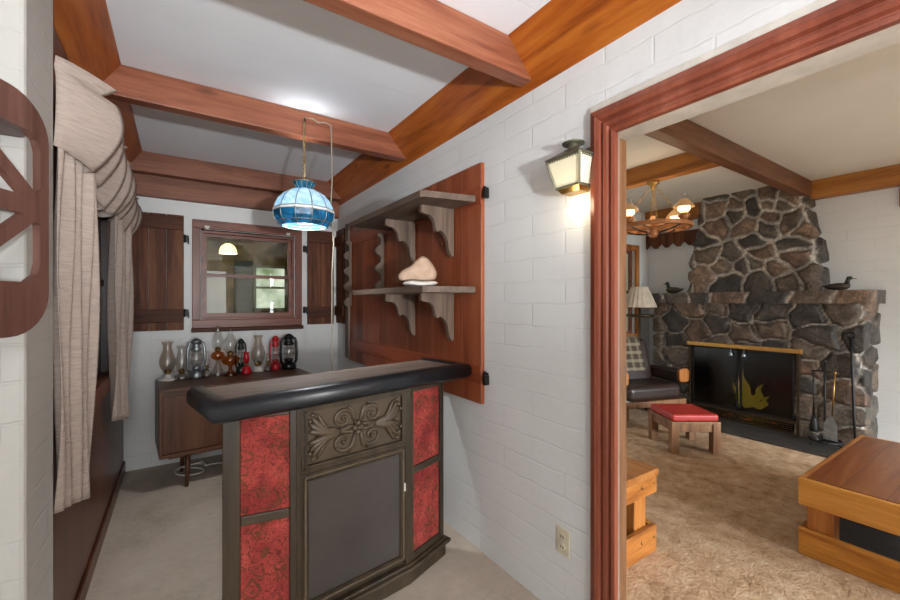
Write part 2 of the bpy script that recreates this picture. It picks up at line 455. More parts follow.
# ================================================================== SETTING
XR, XR2 = 1.41, 1.53
YB = 4.27
ZC, ZL = 2.61, 2.70
struct(MB().box(-2.4, 1.47, -5.2, 4.45, -.1, 0).build('floor', FLOORM), 'worn beige floor of the bar room', 'floor')
struct(MB().box(1.47, 5.95, -4.8, 3.5, -.1, 0).build('floor_living', CARPET), 'mottled brown carpet of the fireplace room', 'floor')
struct(MB().box(-2.4, 1.47, -5.2, 4.45, ZC, 2.72).build('ceiling', CEIL), 'white painted board ceiling of the bar room', 'ceiling')
struct(MB().box(1.47, 5.95, -4.8, 3.5, ZL, 2.82).build('ceiling_living', CEIL2), 'white board ceiling of the fireplace room', 'ceiling')
struct(MB().prism([(4.4, 0), (4.4, ZL), (-5.1, ZL), (-5.1, 0), (-.2, 0), (-.2, 2.09), (.99, 2.09), (.99, 0)], 'x', XR, XR2).build('wall_right', W_RIGHT), 'white painted block wall between bar room and fireplace room', 'wall')
b = MB(); wx0, wx1, wz0, wz1 = .165, .965, 1.215, 2.045
b.box(-.5, wx0, YB, YB+.13, 0, ZC).box(wx1, XR, YB, YB+.13, 0, ZC).box(wx0, wx1, YB, YB+.13, 0, wz0).box(wx0, wx1, YB, YB+.13, wz1, ZC)
struct(b.build('wall_back', W_BACK), 'white painted block wall with small wooden window', 'wall')
b = MB(); b.box(-.5, -.38, 1.87, 2.2, 0, ZC).box(-.5, -.38, 3.4, YB, 0, ZC).box(-.5, -.38, 2.2, 3.4, 0, .95).box(-.5, -.38, 2.2, 3.4, 2.1, ZC)
struct(b.build('wall_left', WALLWOOD), 'brown plank wall behind the curtains', 'wall')
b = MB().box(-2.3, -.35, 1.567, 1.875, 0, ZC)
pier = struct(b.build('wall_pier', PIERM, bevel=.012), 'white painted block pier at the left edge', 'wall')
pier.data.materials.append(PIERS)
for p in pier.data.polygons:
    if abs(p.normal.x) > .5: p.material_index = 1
b = MB(); b.box(-2.4, -2.05, -5.12, -5, 0, ZC).box(1.15, XR2, -5.12, -5, 0, ZC).box(-2.05, 1.15, -5.12, -5, 0, .06).box(-2.05, 1.15, -5.12, -5, 2.3, ZC)
struct(b.build('wall_near', W_BACK), 'white wall behind the camera', 'wall')
struct(MB().box(-2.42, -2.3, -5.1, 1.87, 0, ZC).build('wall_side', W_RIGHT), 'white side wall beyond the pier', 'wall')
struct(MB().box(5.75, 5.9, -4.7, 3.45, 0, ZL).build('wall_fireplace', W_RIGHT), 'white block wall behind the stone fireplace', 'wall')
b = MB(); b.box(XR2, 4.75, 3.32, 3.45, 0, ZL).box(5.38, 5.75, 3.32, 3.45, 0, ZL).box(4.75, 5.38, 3.32, 3.45, 0, .95).box(4.75, 5.38, 3.32, 3.45, 2.13, ZL)
struct(b.build('wall_lamp', W_BACK), 'white end wall of the fireplace room behind the floor lamp', 'wall')
b = MB(); b.box(XR2, 2.2, -4.72, -4.6, 0, ZL).box(5.6, 5.75, -4.72, -4.6, 0, ZL).box(2.2, 5.6, -4.72, -4.6, 0, .4).box(2.2, 5.6, -4.72, -4.6, 2.4, ZL)
struct(b.build('wall_living', W_BACK), 'white near wall of the fireplace room', 'wall')

# ---- room seen through the back window
TANW = plain('rough tan plaster', '#8d7a5c', .9, 0, .2, .35, 7, .3)
DKDOOR = plain('dull olive door', '#5d5a4c', .7, 0, .2, .1)
b = MB(); b.box(-.9, .93, 6.6, 6.7, 0, 2.5).box(1.37, 2.4, 6.6, 6.7, 0, 2.5).box(.93, 1.37, 6.6, 6.7, 0, 1.29).box(.93, 1.37, 6.6, 6.7, 1.93, 2.5)
b.box(-1.0, -.9, 4.4, 6.7, 0, 2.5).box(2.4, 2.5, 4.4, 6.7, 0, 2.5)
struct(b.build('wall_porch', TANW), 'rough tan wall of the porch seen through the back window', 'wall')
struct(MB().box(-1, 2.5, 4.4, 6.7, -.1, 0).build('floor_porch', TANW), 'porch floor beyond the back window', 'floor')
struct(MB().box(-1, 2.5, 4.4, 6.7, 2.5, 2.6).build('ceiling_porch', plain('porch ceiling', '#9a9484', .8)), 'porch ceiling beyond the back window', 'ceiling')
w = thing('window_2', 'bright two pane sash window of the porch', 'window', (0,0,0), kind='structure')
f = MB()
for a in ((.91, .95, 1.27, 1.95), (1.35, 1.39, 1.27, 1.95), (.91, 1.39, 1.91, 1.95), (.91, 1.39, 1.27, 1.31), (.93, 1.37, 1.6, 1.63)):
    f.box(a[0], a[1], 6.57, 6.61, a[2], a[3])
f.build('frame', plain('pale window frame', '#8f8a7a', .6), w)
MB().box(.95, 1.35, 6.62, 6.626, 1.31, 1.91).build('pane', PANE, w)
struct(MB().box(.66, .9, 6.55, 6.6, 0, 2.0).build('door_1', DKDOOR), 'dull olive door of the porch beside its window', 'door')
t = thing('pendant_lamp', 'lit cream dome lamp seen through the back window', 'lamp', (.497, 5.6, 1.99))
MB().lathe([(.098, 0), (.094, .04), (.075, .085), (.04, .115), (.012, .125)], n=24, cap=False).build('lamp_shade', emit('lit cream shade', '#ffdf9e', 2.6), t)
MB().tube([(0,0,.12), (0,0,.51)], .004).build('cord', CORDB, t)

# ---- beams of the bar room
beams = []
def beam(n, mb, mat, label, bev=.006):
    return struct(mb.build('trim_%d' % n, mat, bevel=bev), label, 'beam')
beam(1, MB().prism([(1.236, ZC), (XR+.02, 2.395), (XR+.02, ZC)], 'y', -5.0, YB), PINE, 'orange pine ridge board slanting along the top of the white partition wall')
beam(2, MB().prism([(-.242, ZC), (-.38, 2.40), (-.40, ZC)], 'y', -5.0, YB), PINE, 'orange pine board along the ceiling above the curtains')
beam(3, MB().box(-2.3, 1.40, 1.375, 1.455, 2.446, ZC), REDBEAM, 'red brown cross beam nearest to the camera, above the doorway lantern')
beam(4, MB().box(-.375, 1.40, 2.64, 2.72, 2.446, ZC), REDBEAM, 'red brown cross beam from which the blue glass lamp hangs')
beam(5, MB().box(-.375, 1.40, 4.06, 4.14, 2.446, ZC), DARKBEAM, 'dark brown cross beam just in front of the window wall')
beam(6, MB().box(-.375, 1.405, 4.20, YB, 2.285, 2.50), DARKBEAM, 'dark brown wall plate above the small window')
# ---- beams of the living room
beam(7, MB().box(XR2, 5.63, 1.45, 1.55, 2.53, ZL), LIVBEAM, 'brown beam running from the doorway to the stone chimney')
beam(8, MB().box(3.65, 3.75, 1.55, 3.32, 2.53, ZL), LIVPINE, 'golden beam above the wagon wheel chandelier')
beam(9, MB().box(5.63, 5.75, -4.6, 3.32, 2.505, ZL), LIVPINE, 'golden wall beam above the fireplace wall')

# ---- doorway casing between the rooms
cas = thing('trim_10', 'red brown ridged casing around the doorway to the fireplace room', 'door frame', (XR, .94, 0), kind='structure')
prof = [(0, .0), (0, .022), (.012, .026), (.018, .016), (.026, .016), (.032, .026), (.046, .028), (.052, .018), (.058, .018), (.064, .032), (.082, .036), (.088, .026), (.108, .024), (.112, 0)]
prof = [(o, .042-p*1.0 if False else p) for o, p in prof]
W0, W1, ZH = 0.0, -1.09, 2.056
secs = []
for o, p in prof: pass
sections = [lambda o, p: (-p, W0+o, 0), lambda o, p: (-p, W0+o, ZH+o), lambda o, p: (-p, W1-o, ZH+o), lambda o, p: (-p, W1-o, 0)]
v = [fn(o, p) for fn in sections for o, p in prof]; n = len(prof)
fcs = [(k*n+i, k*n+(i+1) % n, (k+1)*n+(i+1) % n, (k+1)*n+i) for k in range(3) for i in range(n)]
MB().add(v, fcs).add(v[:n], [tuple(range(n))]).add(v[-n:], [tuple(range(n))]).build('casing', CASING, cas)
MB().box(.002, .016, .004, .045, 0, 2.06).build('weather_strip', GREYSTRIP, cas)['label'] = 'grey metal strip'
j = MB().box(.016, .118, .04, .049, 0, 2.085).box(.002, .118, -1.135, -1.095, 0, 2.085)
MB().box(.002, .118, -1.094, .039, 2.062, 2.088).build('head_jamb', WHITEM, cas)
j.build('jamb', STOOLW, cas)
MB().box(-.012, 0, -1.22, .118, 2.17, 2.195).build('bead', WHITEM, cas)['label'] = 'white painted bead above the casing'

# ---- windows
w = thing('window_1', 'small brown framed sash window in the white end wall', 'window', (0, YB, 0), kind='structure')
def ring(mb, x0, x1, z0, z1, wl, wr, wb, wt, y0, y1):
    return mb.box(x0, x0+wl, y0, y1, z0, z1).box(x1-wr, x1, y0, y1, z0, z1).box(x0+wl, x1-wr, y0, y1, z0, z0+wb).box(x0+wl, x1-wr, y0, y1, z1-wt, z1)
MB().box(.097, 1.035, -.035, 0, 1.165, 1.24).box(.097, 1.035, -.035, 0, 2.06, 2.135).build('casing', FRAMEW, w, bevel=.005)
MB().box(.097, .159, -.035, 0, 1.24, 2.06).box(.973, 1.035, -.035, 0, 1.24, 2.06).build('casing', FRAMEWZ, w, bevel=.005)
ring(MB(), .16, .972, 1.21, 2.06, .022, .022, .045, .035, 0, .05).build('frame', FRAMEW, w, bevel=.003)
ring(MB(), .18, .95, 1.63, 2.03, .03, .03, .028, .03, .06, .085).build('sash', FRAMEW, w)
ring(MB(), .18, .95, 1.25, 1.66, .03, .03, .045, .028, .033, .058).build('sash', FRAMEW, w)
MB().box(.205, .925, .07, .073, 1.655, 2.005).build('pane', PANE, w)
MB().box(.205, .925, .044, .047, 1.29, 1.635).build('pane', PANE, w)
MB().box(.09, 1.045, -.055, .0, 1.13, 1.166).build('sill', SHUTB, w, bevel=.005)
for x in (.21, .90):
    MB().box(x-.02, x+.02, -.045, -.034, 2.062, 2.085).box(x-.012, x+.012, -.05, -.034, 2.05, 2.066).build('latch', WHITEM, w, bevel=.003)
w = thing('window_3', 'wooden window behind the curtains', 'window', (-.38, 0, 0), kind='structure')
f = MB(); f.box(0, .03, 2.1, 2.2, .86, 2.2).box(0, .03, 3.4, 3.5, .86, 2.2).box(0, .03, 2.2, 3.4, .86, .95).box(0, .03, 2.2, 3.4, 2.1, 2.2)
f.box(-.035, -.01, 2.77, 2.83, .95, 2.1).box(-.035, -.02, 2.2, 3.4, 1.5, 1.54)
f.build('frame', FRAMEW, w, bevel=.004)
MB().box(-.06, -.035, 2.2, 3.4, .95, 2.1).build('shutter_boards', WALLWOOD, w)
w = thing('window_4', 'brown framed window in the end wall behind the floor lamp', 'window', (0, 3.32, 0), kind='structure')
ring(MB(), 4.68, 5.45, .87, 2.2, .075, .075, .08, .07, -.03, 0).build('casing', PINEEND, w, bevel=.004)
ring(MB(), 4.75, 5.38, .95, 2.13, .04, .04, .04, .04, .04, .08).box(4.79, 5.34, .04, .08, 1.52, 1.56).build('sash', FRAMEW, w)
MB().box(4.78, 5.35, .058, .062, .98, 2.1).build('pane', PANE, w)
struct(MB().box(-.378, -.366, 1.88, YB, 0, .09).build('baseboard_left', WALLWOOD, bevel=.003), 'brown baseboard under the curtain wall', 'baseboard')

# ---- daylight outside
wd = bpy.data.worlds.new('daylight'); SC.world = wd; wd.use_nodes = True
nt = wd.node_tree; nt.nodes.clear()
o = nt.nodes.new('ShaderNodeOutputWorld'); bg = nt.nodes.new('ShaderNodeBackground'); tc = nt.nodes.new('ShaderNodeTexCoord')
nz = nt.nodes.new('ShaderNodeTexNoise'); nz.inputs['Scale'].default_value = 14; nz.inputs['Detail'].default_value = 6
cr = nt.nodes.new('ShaderNodeValToRGB'); e = cr.color_ramp.elements
e[0].position = .38; e[0].color = lin('#5f7a4c'); e[1].position = .62; e[1].color = lin('#f2f6ea')
nt.links.new(tc.outputs['Generated'], nz.inputs[0]); nt.links.new(nz.outputs[0], cr.inputs[0]); nt.links.new(cr.outputs[0], bg.inputs[0]); nt.links.new(bg.outputs[0], o.inputs[0])
bg.inputs[1].default_value = 1.3

def area(name, loc, rot, sx, sy, power, col=(1,1,1)):
    l = bpy.data.lights.new(name, 'AREA'); l.shape = 'RECTANGLE'; l.size = sx; l.size_y = sy; l.energy = power; l.color = col
    o = bpy.data.objects.new(name, l); COL.objects.link(o); o.location = loc; o.rotation_euler = rot; return o
def point(name, loc, power, rad, col=(1,1,1)):
    l = bpy.data.lights.new(name, 'POINT'); l.energy = power; l.shadow_soft_size = rad; l.color = col
    o = bpy.data.objects.new(name, l); COL.objects.link(o); o.location = loc; return o
area('added_daylight_bar', (-.45, -4.95, 1.2), (R(90), 0, 0), 3.2, 2.2, 150, (.98, .99, 1))  # added area fill at an unseen rear opening, set far back for even falloff
ll = area('added_daylight_living', (3.9, -4.55, 1.5), (R(58), 0, 0), 3.4, 1.7, 300, (.84, .93, 1)); ll.data.spread = R(84)  # added area fill at an unseen opening, tilted down to spare the ceiling
def spot(name, loc, aim, power, size, blend, rad, col):
    l = bpy.data.lights.new(name, 'SPOT'); l.energy = power; l.shadow_soft_size = rad; l.spot_size = R(size); l.spot_blend = blend; l.color = col
    o = bpy.data.objects.new(name, l); COL.objects.link(o); o.location = loc; o.rotation_euler = Vector(aim).to_track_quat('-Z', 'Y').to_euler()
spot('flash_bar', (.2, -1.6, 1.28), (.09, .9, .30), 500, 58, 1.0, .06, (.94, .97, 1))
point('added_fill_lamp', (-.1, -1.7, 2.2), 66, .12, (.98, .985, 1))  # added fill light behind the camera without a fixture, brightens floor and low walls
spot('flash_living', (0, -.12, 1.5), (.97, .20, .05), 120, 60, 1.0, .05, (.97, .98, 1))
point('porch_lamp', (.497, 5.6, 1.96), 4, .06, (1, .8, .5))
# ================================================================== SHUTTERS, CURTAINS, FRETWORK SHELF
def hinge(parent, x, y, z, ax='x'):
    b = MB()
    if ax == 'x': b.box(x-.012, x+.03, y-.012, y, z-.03, z+.03).box(x+.022, x+.034, y-.03, y, z-.045, z+.01).tube([(x, y-.012, z-.035), (x, y-.012, z+.035)], .007)
    else: b.box(x-.012, x, y-.03, y+.012, z-.03, z+.03).box(x-.03, x, y-.05, y-.03, z-.045, z+.01).tube([(x-.012, y, z-.035), (x-.012, y, z+.035)], .007)
    return b.build('hinge', BLACKIRON, parent)
def shutter(label, x0, x1, z0, z1, nb, loc, rz, hx):
    t = thing('window_shutter', label, 'shutter', loc, rz, 'board shutters at the end window')
    w = (x1-x0)/nb
    for i in range(nb):
        MB().box(x0+i*w+.0015, x0+(i+1)*w-.0015, -.022, 0, z0, z1).build('board', SHUT, t, bevel=.003)
    hz = z1-z0
    for zc in (z0+.07, z1-.13):
        MB().box(x0+.004, x1-.004, -.042, -.022, zc, zc+.11).build('batten', SHUTB, t, bevel=.004)
    for zc in (z0+.15, z1-.2):
        hinge(t, hx, -.005, zc)
    return t
shutter('three board brown shutter on the white wall, beside the far curtain', 0, .375, 0, 1.0, 3, (-.338, YB-.004, 1.155), R(-2), .38)
shutter('narrow brown shutter between the small window and the corner', 0, .27, 0, .97, 2, (1.09, YB-.004, 1.17), R(-1.5), -.03)
t = thing('window_shutter', 'dark narrow shutter leaf folded against the side wall in the corner', 'shutter', (XR-.004, 4.24, 1.18), R(-90), 'board shutters at the end window')
for i in range(2): MB().box(i*.125+.001, i*.125+.124, -.022, 0, 0, .97).build('board', SHUT, t, bevel=.003)
for zc in (.08, .8): MB().box(.003, .247, -.04, -.022, zc, zc+.1).build('batten', SHUTB, t, bevel=.004)

def curtain(label, Y0, Y1, X0, X1, z0a, z0b, z1, nf, amp, ruf):
    t = thing('curtain', label, 'curtain', ((X0+X1)/2, (Y0+Y1)/2, z0a), 0, 'taupe curtains on the plank wall')
    cx, cy, cz = t.location
    def fn(u, v):
        z = z0a+(z0b-z0a)*u + (z1-(z0a+(z0b-z0a)*u))*v
        g = 1+.25*v
        y = Y0+(Y1-Y0)*u*(1+.06*v) + .012*math.sin(9*v+u*3)
        x = X0+(X1-X0)*u*(.85+.25*v) + amp*g*math.sin(2*PI*nf*u+1.2*math.sin(3*v)) + .006*math.sin(7*v+11*u)
        return (max(x, -.368)-cx, y-cy, z-cz)
    MB().grid(fn, 70, 40).build('panel', CURTAIN, t, solid=.003)
    for (a, b, n, tip, zt, zb) in ruf:
        mb = MB()
        def rf(u, v, a=a, b=b, n=n, tip=tip, zt=zt, zb=zb):
            q = u*n*.9999; k = int(q); p = q-k
            out = p**.8 if p < .86 else (1-p)/.14*.9
            y = a+(b-a)*u
            flare = .35+.65*math.sin(PI*min(1, .18+.75*(1-v)))            # pinched at the rod, flaring out below
            if v > .82: flare = .45+.55*(v-.82)/.18*.8
            x = -.358 + (.012+tip*out)*flare*(1-.22*math.sin(2.2*u))
            z = zb+(zt-zb)*v + .03*math.sin(3*u+k)*(1-v) - .05*u - .05*p*(1-v)
            return (x-cx, y-cy, z-cz)
        mb.grid(rf, n*12, 16); mb.build('ruffle', CURTAIN, t, solid=.003)
    return t
curtain('near taupe curtain with a wide pleated ruffle, beside the white pier', 1.882, 2.13, -.352, -.285, .685, .625, 2.12, 4, .014,
        [(1.88, 2.66, 4, .215, 2.235, 1.93)])
curtain('far taupe curtain with a small pleated ruffle, next to the board shutter', 3.12, 3.48, -.335, -.285, .69, .61, 2.1, 4, .022,
        [(2.78, 3.72, 5, .18, 2.2, 1.93)])

# fretwork corner shelf on the pier: cut-out board set at an angle, with three shelves
t = thing('fretwork_shelf', 'purple brown fretwork shelf with rounded corners hung on the white pier', 'shelf', (-.297, 1.50, 1.4))
ang = math.atan2(.89, .45)
def rrect(x0, x1, y0, y1, r, n=8, corners=(1,1,1,1)):
    pts = []
    for (cx, cy, a0, on) in ((x1-r, y0+r, -90, corners[0]), (x1-r, y1-r, 0, corners[1]), (x0+r, y1-r, 90, corners[2]), (x0+r, y0+r, 180, corners[3])):
        if on: pts += [(cx+r*math.cos(R(a0+90*i/n)), cy+r*math.sin(R(a0+90*i/n))) for i in range(n+1)]
        else: pts.append((cx+r*(1 if a0 in (-90, 0) else -1), cy+r*(1 if a0 in (0, 90) else -1)))
    return pts
L = .34; zt, zb = .525, -.085
outer = rrect(-L, 0, zb, zt, .11)
rail = .026
# cut-outs: mirrored pairs beside the diagonal braces
holes = []
s1, s2, s3, s4 = .44, .245, .245, .02
def hole(pts): holes.append(pts)
hole([(-.026, .29), (-.026, .39), (-.034, .418), (-.062, .435), (-.278, .435), (-.306, .418), (-.314, .39), (-.314, .29), (-.298, .284), (-.17, .392), (-.042, .284)])
hole([(-.072, .268), (-.17, .352), (-.268, .268)])
hole([(-.026, .20), (-.042, .206), (-.17, .098), (-.298, .206), (-.314, .20), (-.314, .10), (-.306, .07), (-.278, .05), (-.062, .05), (-.034, .07), (-.026, .10)])
hole([(-.072, .222), (-.268, .222), (-.17, .138)])
m = Matrix.Rotation(ang, 4, 'Z') @ Matrix.Rotation(PI/2, 4, 'X')
plate([outer]+holes, .018, 'fret_panel', FRETW, t, m, .003)
dv = Vector((math.cos(ang), math.sin(ang), 0))
for z in (.452, .25, .008):
    a = Vector((0, 0, 0)); far = -dv*(L-.03)
    MB().prism([(-.01, .0), (far.x, far.y), (far.x-.02, .06), (-.06, .06)], 'z', z-.007, z+.007).build('shelf_board', FRETW, t, bevel=.002)

# ================================================================== TIFFANY PENDANT
t = thing('pendant_lamp', 'blue and white stained glass pendant lamp hanging by a chain from the cross beam', 'lamp', (.655, 2.625, 1.897))
tif = t
NS = 12
def dome(profile, mat, name, ribs=True, scal=0):
    b = MB(); n = len(profile)
    v = []; f = []
    for j, (r, z) in enumerate(profile):
        for i in range(NS): v.append((r*math.cos(2*PI*i/NS), r*math.sin(2*PI*i/NS), z))
    for j in range(n-1):
        for i in range(NS): k = (i+1) % NS; f.append((j*NS+i, j*NS+k, (j+1)*NS+k, (j+1)*NS+i))
    b.add(v, f); o = b.build(name, mat, t, solid=.003); return o
up = [(.188, .078), (.182, .105), (.162, .145), (.128, .182), (.088, .208), (.045, .22)]
low = [(.142, -.024), (.174, .0), (.190, .024), (.194, .062)]
dome(up, TIF_UP, 'upper_panels')['label'] = 'pale blue glass panels'
dome(low, TIF_LOW, 'lower_panels')['label'] = 'dark teal glass skirt'
dome([(.196, .062), (.192, .080)], TIF_BAND, 'band')['label'] = 'white glass band'
dome([(.044, .22), (.073, .265)], TIF_LOW, 'crown')['label'] = 'teal glass crown'
b = MB()
for i in range(NS):
    a = 2*PI*i/NS; c, s = math.cos(a), math.sin(a)
    b.tube([((r+.002)*c, (r+.002)*s, z) for r, z in low+up], .0032, 6)
    b.tube([(.045*c, .045*s, .22), (.074*c, .074*s, .266)], .0028, 6)
for r, z in ((.195, .062), (.192, .081), (.074, .266), (.046, .221), (.175, .0), (.143, -.024)):
    b.tube([(r*math.cos(2*PI*i/NS), r*math.sin(2*PI*i/NS), z) for i in range(NS+1)], .0035, 6)
b.build('lead_came', LEAD, t)
ch = MB(); z = .245; k = 0
while z < .648:
    ax = 'x' if k % 2 else 'y'
    pts = []
    for i in range(13):
        a = 2*PI*i/12; q = (.0085*math.cos(a), .017*math.sin(a)); pts.append((0, q[0], z+q[1]) if ax == 'x' else (q[0], 0, z+q[1]))
    ch.tube(pts, .0022, 5, cap=False); z += .0265; k += 1
ch.build('chain', BRASS, t)
MB().tube([(0, .012, .662), (0, -.005, .655), (0, -.012, .643), (0, -.004, .633), (0, .003, .636)], .004, 6).build('hook', BLACKIRON, t)
MB().tube([(0, 0, .28), (.004, .004, .4), (-.004, .003, .5), (0, .003, .66), (.05, .008, .672), (.09, .008, .655), (.13, .008, .668), (.17, .006, .655),
           (.172, -.002, .5), (.175, 0, .3), (.168, 0, .15), (.178, .0, .0), (.186, 0, -.12), (.176, 0, -.3), (.178, .02, -.9), (.19, .05, -1.6), (.2, .08, -1.862)], .0045, 6).build('cord', CORDG, t)
MB().lathe([(.0, .215), (.02, .21), (.03, .17), (.022, .14), (.0, .135)], n=14).build('bulb', CREAM, t)
point('pendant_bulb', (.655, 2.625, 1.90+.12), 46, .05, (.97, .985, 1))

# ================================================================== WALL LANTERN and OUTLET
for _o in tif.children:
    if _o.name.split('.')[0] in ('upper_panels', 'lower_panels', 'band', 'crown', 'lead_came'): _o.scale = (.95, .95, .95)

t = thing('wall_lantern', 'small lit brass lantern on the white wall beside the doorway', 'lantern', (XR, 1.12, 1.868))
def quad_frustum(mb, z0, z1, h0, h1, d0, d1):
    v = [(0, -h0, z0), (-d0, -h0, z0), (-d0, h0, z0), (0, h0, z0), (0, -h1, z1), (-d1, -h1, z1), (-d1, h1, z1), (0, h1, z1)]
    return mb.add(v, [(0,1,2,3), (7,6,5,4), (0,4,5,1), (1,5,6,2), (2,6,7,3), (3,7,4,0)])
gl = MB(); quad_frustum(gl, .012, .125, .058, .083, .075, .105); gl.build('glass_panes', emit('lit lantern glass', '#fff0c8', .14, '#ded7bc'), t)
fr = MB()
for sy in (-1, 1):
    fr.bar((-.077, sy*.06, .008), (-.108, sy*.086, .13), .009, .009); fr.bar((-.003, sy*.06, .008), (-.003, sy*.086, .13), .009, .009)
    fr.bar((0, sy*.06, .01), (-.08, sy*.06, .01), .008, .008); fr.bar((0, sy*.086, .128), (-.11, sy*.086, .128), .012, .008)
    for k in range(7): fr.ball((-.012-.013*k, sy*.087, .118), .004, 6, 4)
fr.bar((-.078, -.06, .01), (-.078, .06, .01), .008, .008); fr.bar((-.108, -.086, .128), (-.108, .086, .128), .008, .012)
for k in range(13): fr.ball((-.109, -.078+.013*k, .118), .004, 6, 4)
BRZ = plain('weathered bronze', '#6b6856', .45, .5)
fr.build('frame', BRZ, t)
rf = MB(); quad_frustum(rf, .13, .172, .092, .026, .118, .056); rf.build('roof', BRZ, t)
MB().lathe([(.022, .165), (.02, .192), (.026, .194)], (-.04, 0, 0), 16).build('chimney', BRZ, t)
MB().lathe([(.0, .216), (.006, .211), (.008, .202), (.047, .195), (.045, .190), (.0, .190)], (-.04, 0, 0), 18).build('cap', BRZ, t)
bt = MB(); quad_frustum(bt, -.012, .008, .045, .057, .06, .076); bt.build('base', BRASS, t)
MB().box(0, .004, -.06, .06, 0, .17).xf(Matrix.Translation((-.004, 0, 0))).build('back_plate', BRZ, t)
point('lantern_bulb', (XR-.09, 1.105, 1.81), 0.9, .03, (1, .82, .55))

t = thing('wall_outlet', 'ivory wall outlet low on the white block wall', 'outlet', (XR, 1.207, .345))
MB().box(-.006, 0, -.036, .036, -.058, .058).build('cover_plate', IVORY, t, bevel=.003)
for z in (-.022, .022):
    s = MB().lathe([(.0, 0), (.016, 0), (.017, .004)], n=18).xf(Matrix.Translation((-.0065, 0, z)) @ Matrix.Rotation(-PI/2, 4, 'Y')).build('socket', IVORY, t)
    MB().box(-.012, -.0095, -.008, -.005, z-.004, z+.006).box(-.012, -.0095, .005, .008, z-.004, z+.006).build('slot', DARKSLOT, s)

# ================================================================== RED PLANK PANEL, SHELVES, RACK, STONE
t = thing('plank_panel', 'red brown plank panel closing the opening in the white partition wall', 'panel', (XR-.002, 2.8, .835))
MB().box(-.022, 0, -1.04, 1.06, 0, 1.338).build('planks', PANELRED, t, bevel=.003)
for z in (.16, 1.16): MB().box(-.0285, -.022, -1.04, 1.06, z-.05, z+.05).build('batten', BATRED, t, bevel=.002)
MB().box(-.045, 0, 1.02, 1.1, .02, 1.33).build('side_board', GREYWOODZ, t, bevel=.003)['label'] = 'weathered grey side board'
for z in (1.17, .155):
    b = MB().box(-.012, 0, -1.075, -1.035, z-.022, z+.022).box(-.036, -.008, -1.09, -1.072, z-.04, z+.012).tube([(-.014, -1.06, z-.03), (-.014, -1.06, z+.03)], .008)
    b.build('hinge', BLACKIRON, t)
def ogee(h, d):
    """bracket outline in (out, z): flat top and back, doubly scooped front"""
    p = [(0, 0), (d, 0), (d, -.04), (d-.022, -.05)]
    p += [(d-.04-.055*math.sin(PI/2*i/6), -.05-.075*(1-math.cos(PI/2*i/6))) for i in range(7)]
    x0, z0 = p[-1]
    p += [(x0-.012, z0-.022), (x0-.03, z0-.012)]
    p += [(x0-.03-.06*math.sin(PI/2*i/6), z0-.014-.085*(1-math.cos(PI/2*i/6))) for i in range(1, 7)]
    p += [(.03, -.262), (.014, -h), (0, -h)]
    return p
def bracket_shelf(label, z, y0, y1, d, grp):
    t = thing('bracket_shelf', label, 'shelf', (XR-.033, y0, z), 0, grp)
    ln = y1-y0
    MB().prism([(0, 0), (-d+.02, .06), (-d, .075), (-d, ln), (0, ln)], 'z', -.036, 0).build('shelf_board', GREYWOOD, t, bevel=.003)
    for yy in (.23, .71):
        plate([ogee(.285, .225)], .028, 'bracket', GREYWOODZ, t, Matrix.Translation((0, yy, -.036)) @ Matrix.Rotation(PI, 4, 'Z') @ Matrix.Rotation(PI/2, 4, 'X'), .003)
    return t
bracket_shelf('upper weathered wood shelf with curved brackets on the red plank panel', 1.995, 1.80, 2.92, .315, 'shelves on the plank panel')
bracket_shelf('lower weathered wood shelf holding the carved stone', 1.487, 1.80, 2.92, .30, 'shelves on the plank panel')
t = thing('notched_rack', 'pair of wavy notched wooden rails on the plank panel left of the stone', 'rack', (XR-.034, 3.05, 1.49))
def notched(h, n, w):
    p = [(0, 0), (0, h)]
    p += [(w*.7, h), (w*.75, h-.02)]
    st = (h-.03)/n
    for k in range(n):
        z = h-.03-k*st
        p += [(w*.5, z), (w*.32, z-st*.15), (w*.36, z-st*.4), (w*.8, z-st*.55), (w*1.0, z-st*.72), (w*.86, z-st*.92)]
    p += [(w*.6, 0)]
    return p[::-1]
for (yy, zz, h, n) in ((-.02, 0, .46, 3), (.72, -.13, .62, 4)):
    plate([notched(h, n, .075)], .035, 'notched_rail', GREYWOODZ, t, Matrix.Translation((0, yy, zz)) @ Matrix.Rotation(PI, 4, 'Z') @ Matrix.Rotation(PI/2, 4, 'X'), .003)
# carved stone on the lower shelf
cs = at_px = None
t = thing('carved_stone', 'pale pink stone shaped like a sitting bird on a white slab, on the lower shelf', 'stone', (1.19, 2.12, 1.487), R(-33.8))
def lump(c, r, seed, flat=.0):
    b = MB(); b.ball(c, r, 20, 14); rnd = random.Random(seed); ph = [rnd.random()*6 for _ in range(6)]
    b.v = [(x*(1+.06*math.sin(9*y/max(r)*.3+ph[0])), y*(1+.05*math.sin(30*z+ph[1])), z+.006*math.sin(28*y+ph[2])+.004*math.sin(40*x+ph[3])) for x, y, z in b.v]; return b
def skin(pts_edges, name, mat, parent, sub=2):
    verts, edges, radii = pts_edges
    me = bpy.data.meshes.new(name); me.from_pydata(verts, edges, []); o = bpy.data.objects.new(name, me); COL.objects.link(o)
    me.materials.append(mat)
    if parent: o.parent = parent
    md = o.modifiers.new('skin', 'SKIN')
    for i, v in enumerate(me.skin_vertices[0].data):
        v.radius = radii[i] if hasattr(radii[i], '__len__') else (radii[i], radii[i]); v.use_root = i == 0
    s = o.modifiers.new('sub', 'SUBSURF'); s.levels = sub; s.render_levels = sub
    md.use_smooth_shade = True
    return o
pf = [(-.118, .066), (-.104, .036), (-.04, .046), (.05, .036), (.1, .046), (.108, .085), (.088, .128), (.055, .172), (.022, .186), (-.012, .158), (-.045, .122), (-.095, .098)]
mb = MB()
for y0, y1, k in ((-.05, -.022, .8), (-.022, .022, 1.0), (.022, .05, .8)): pass
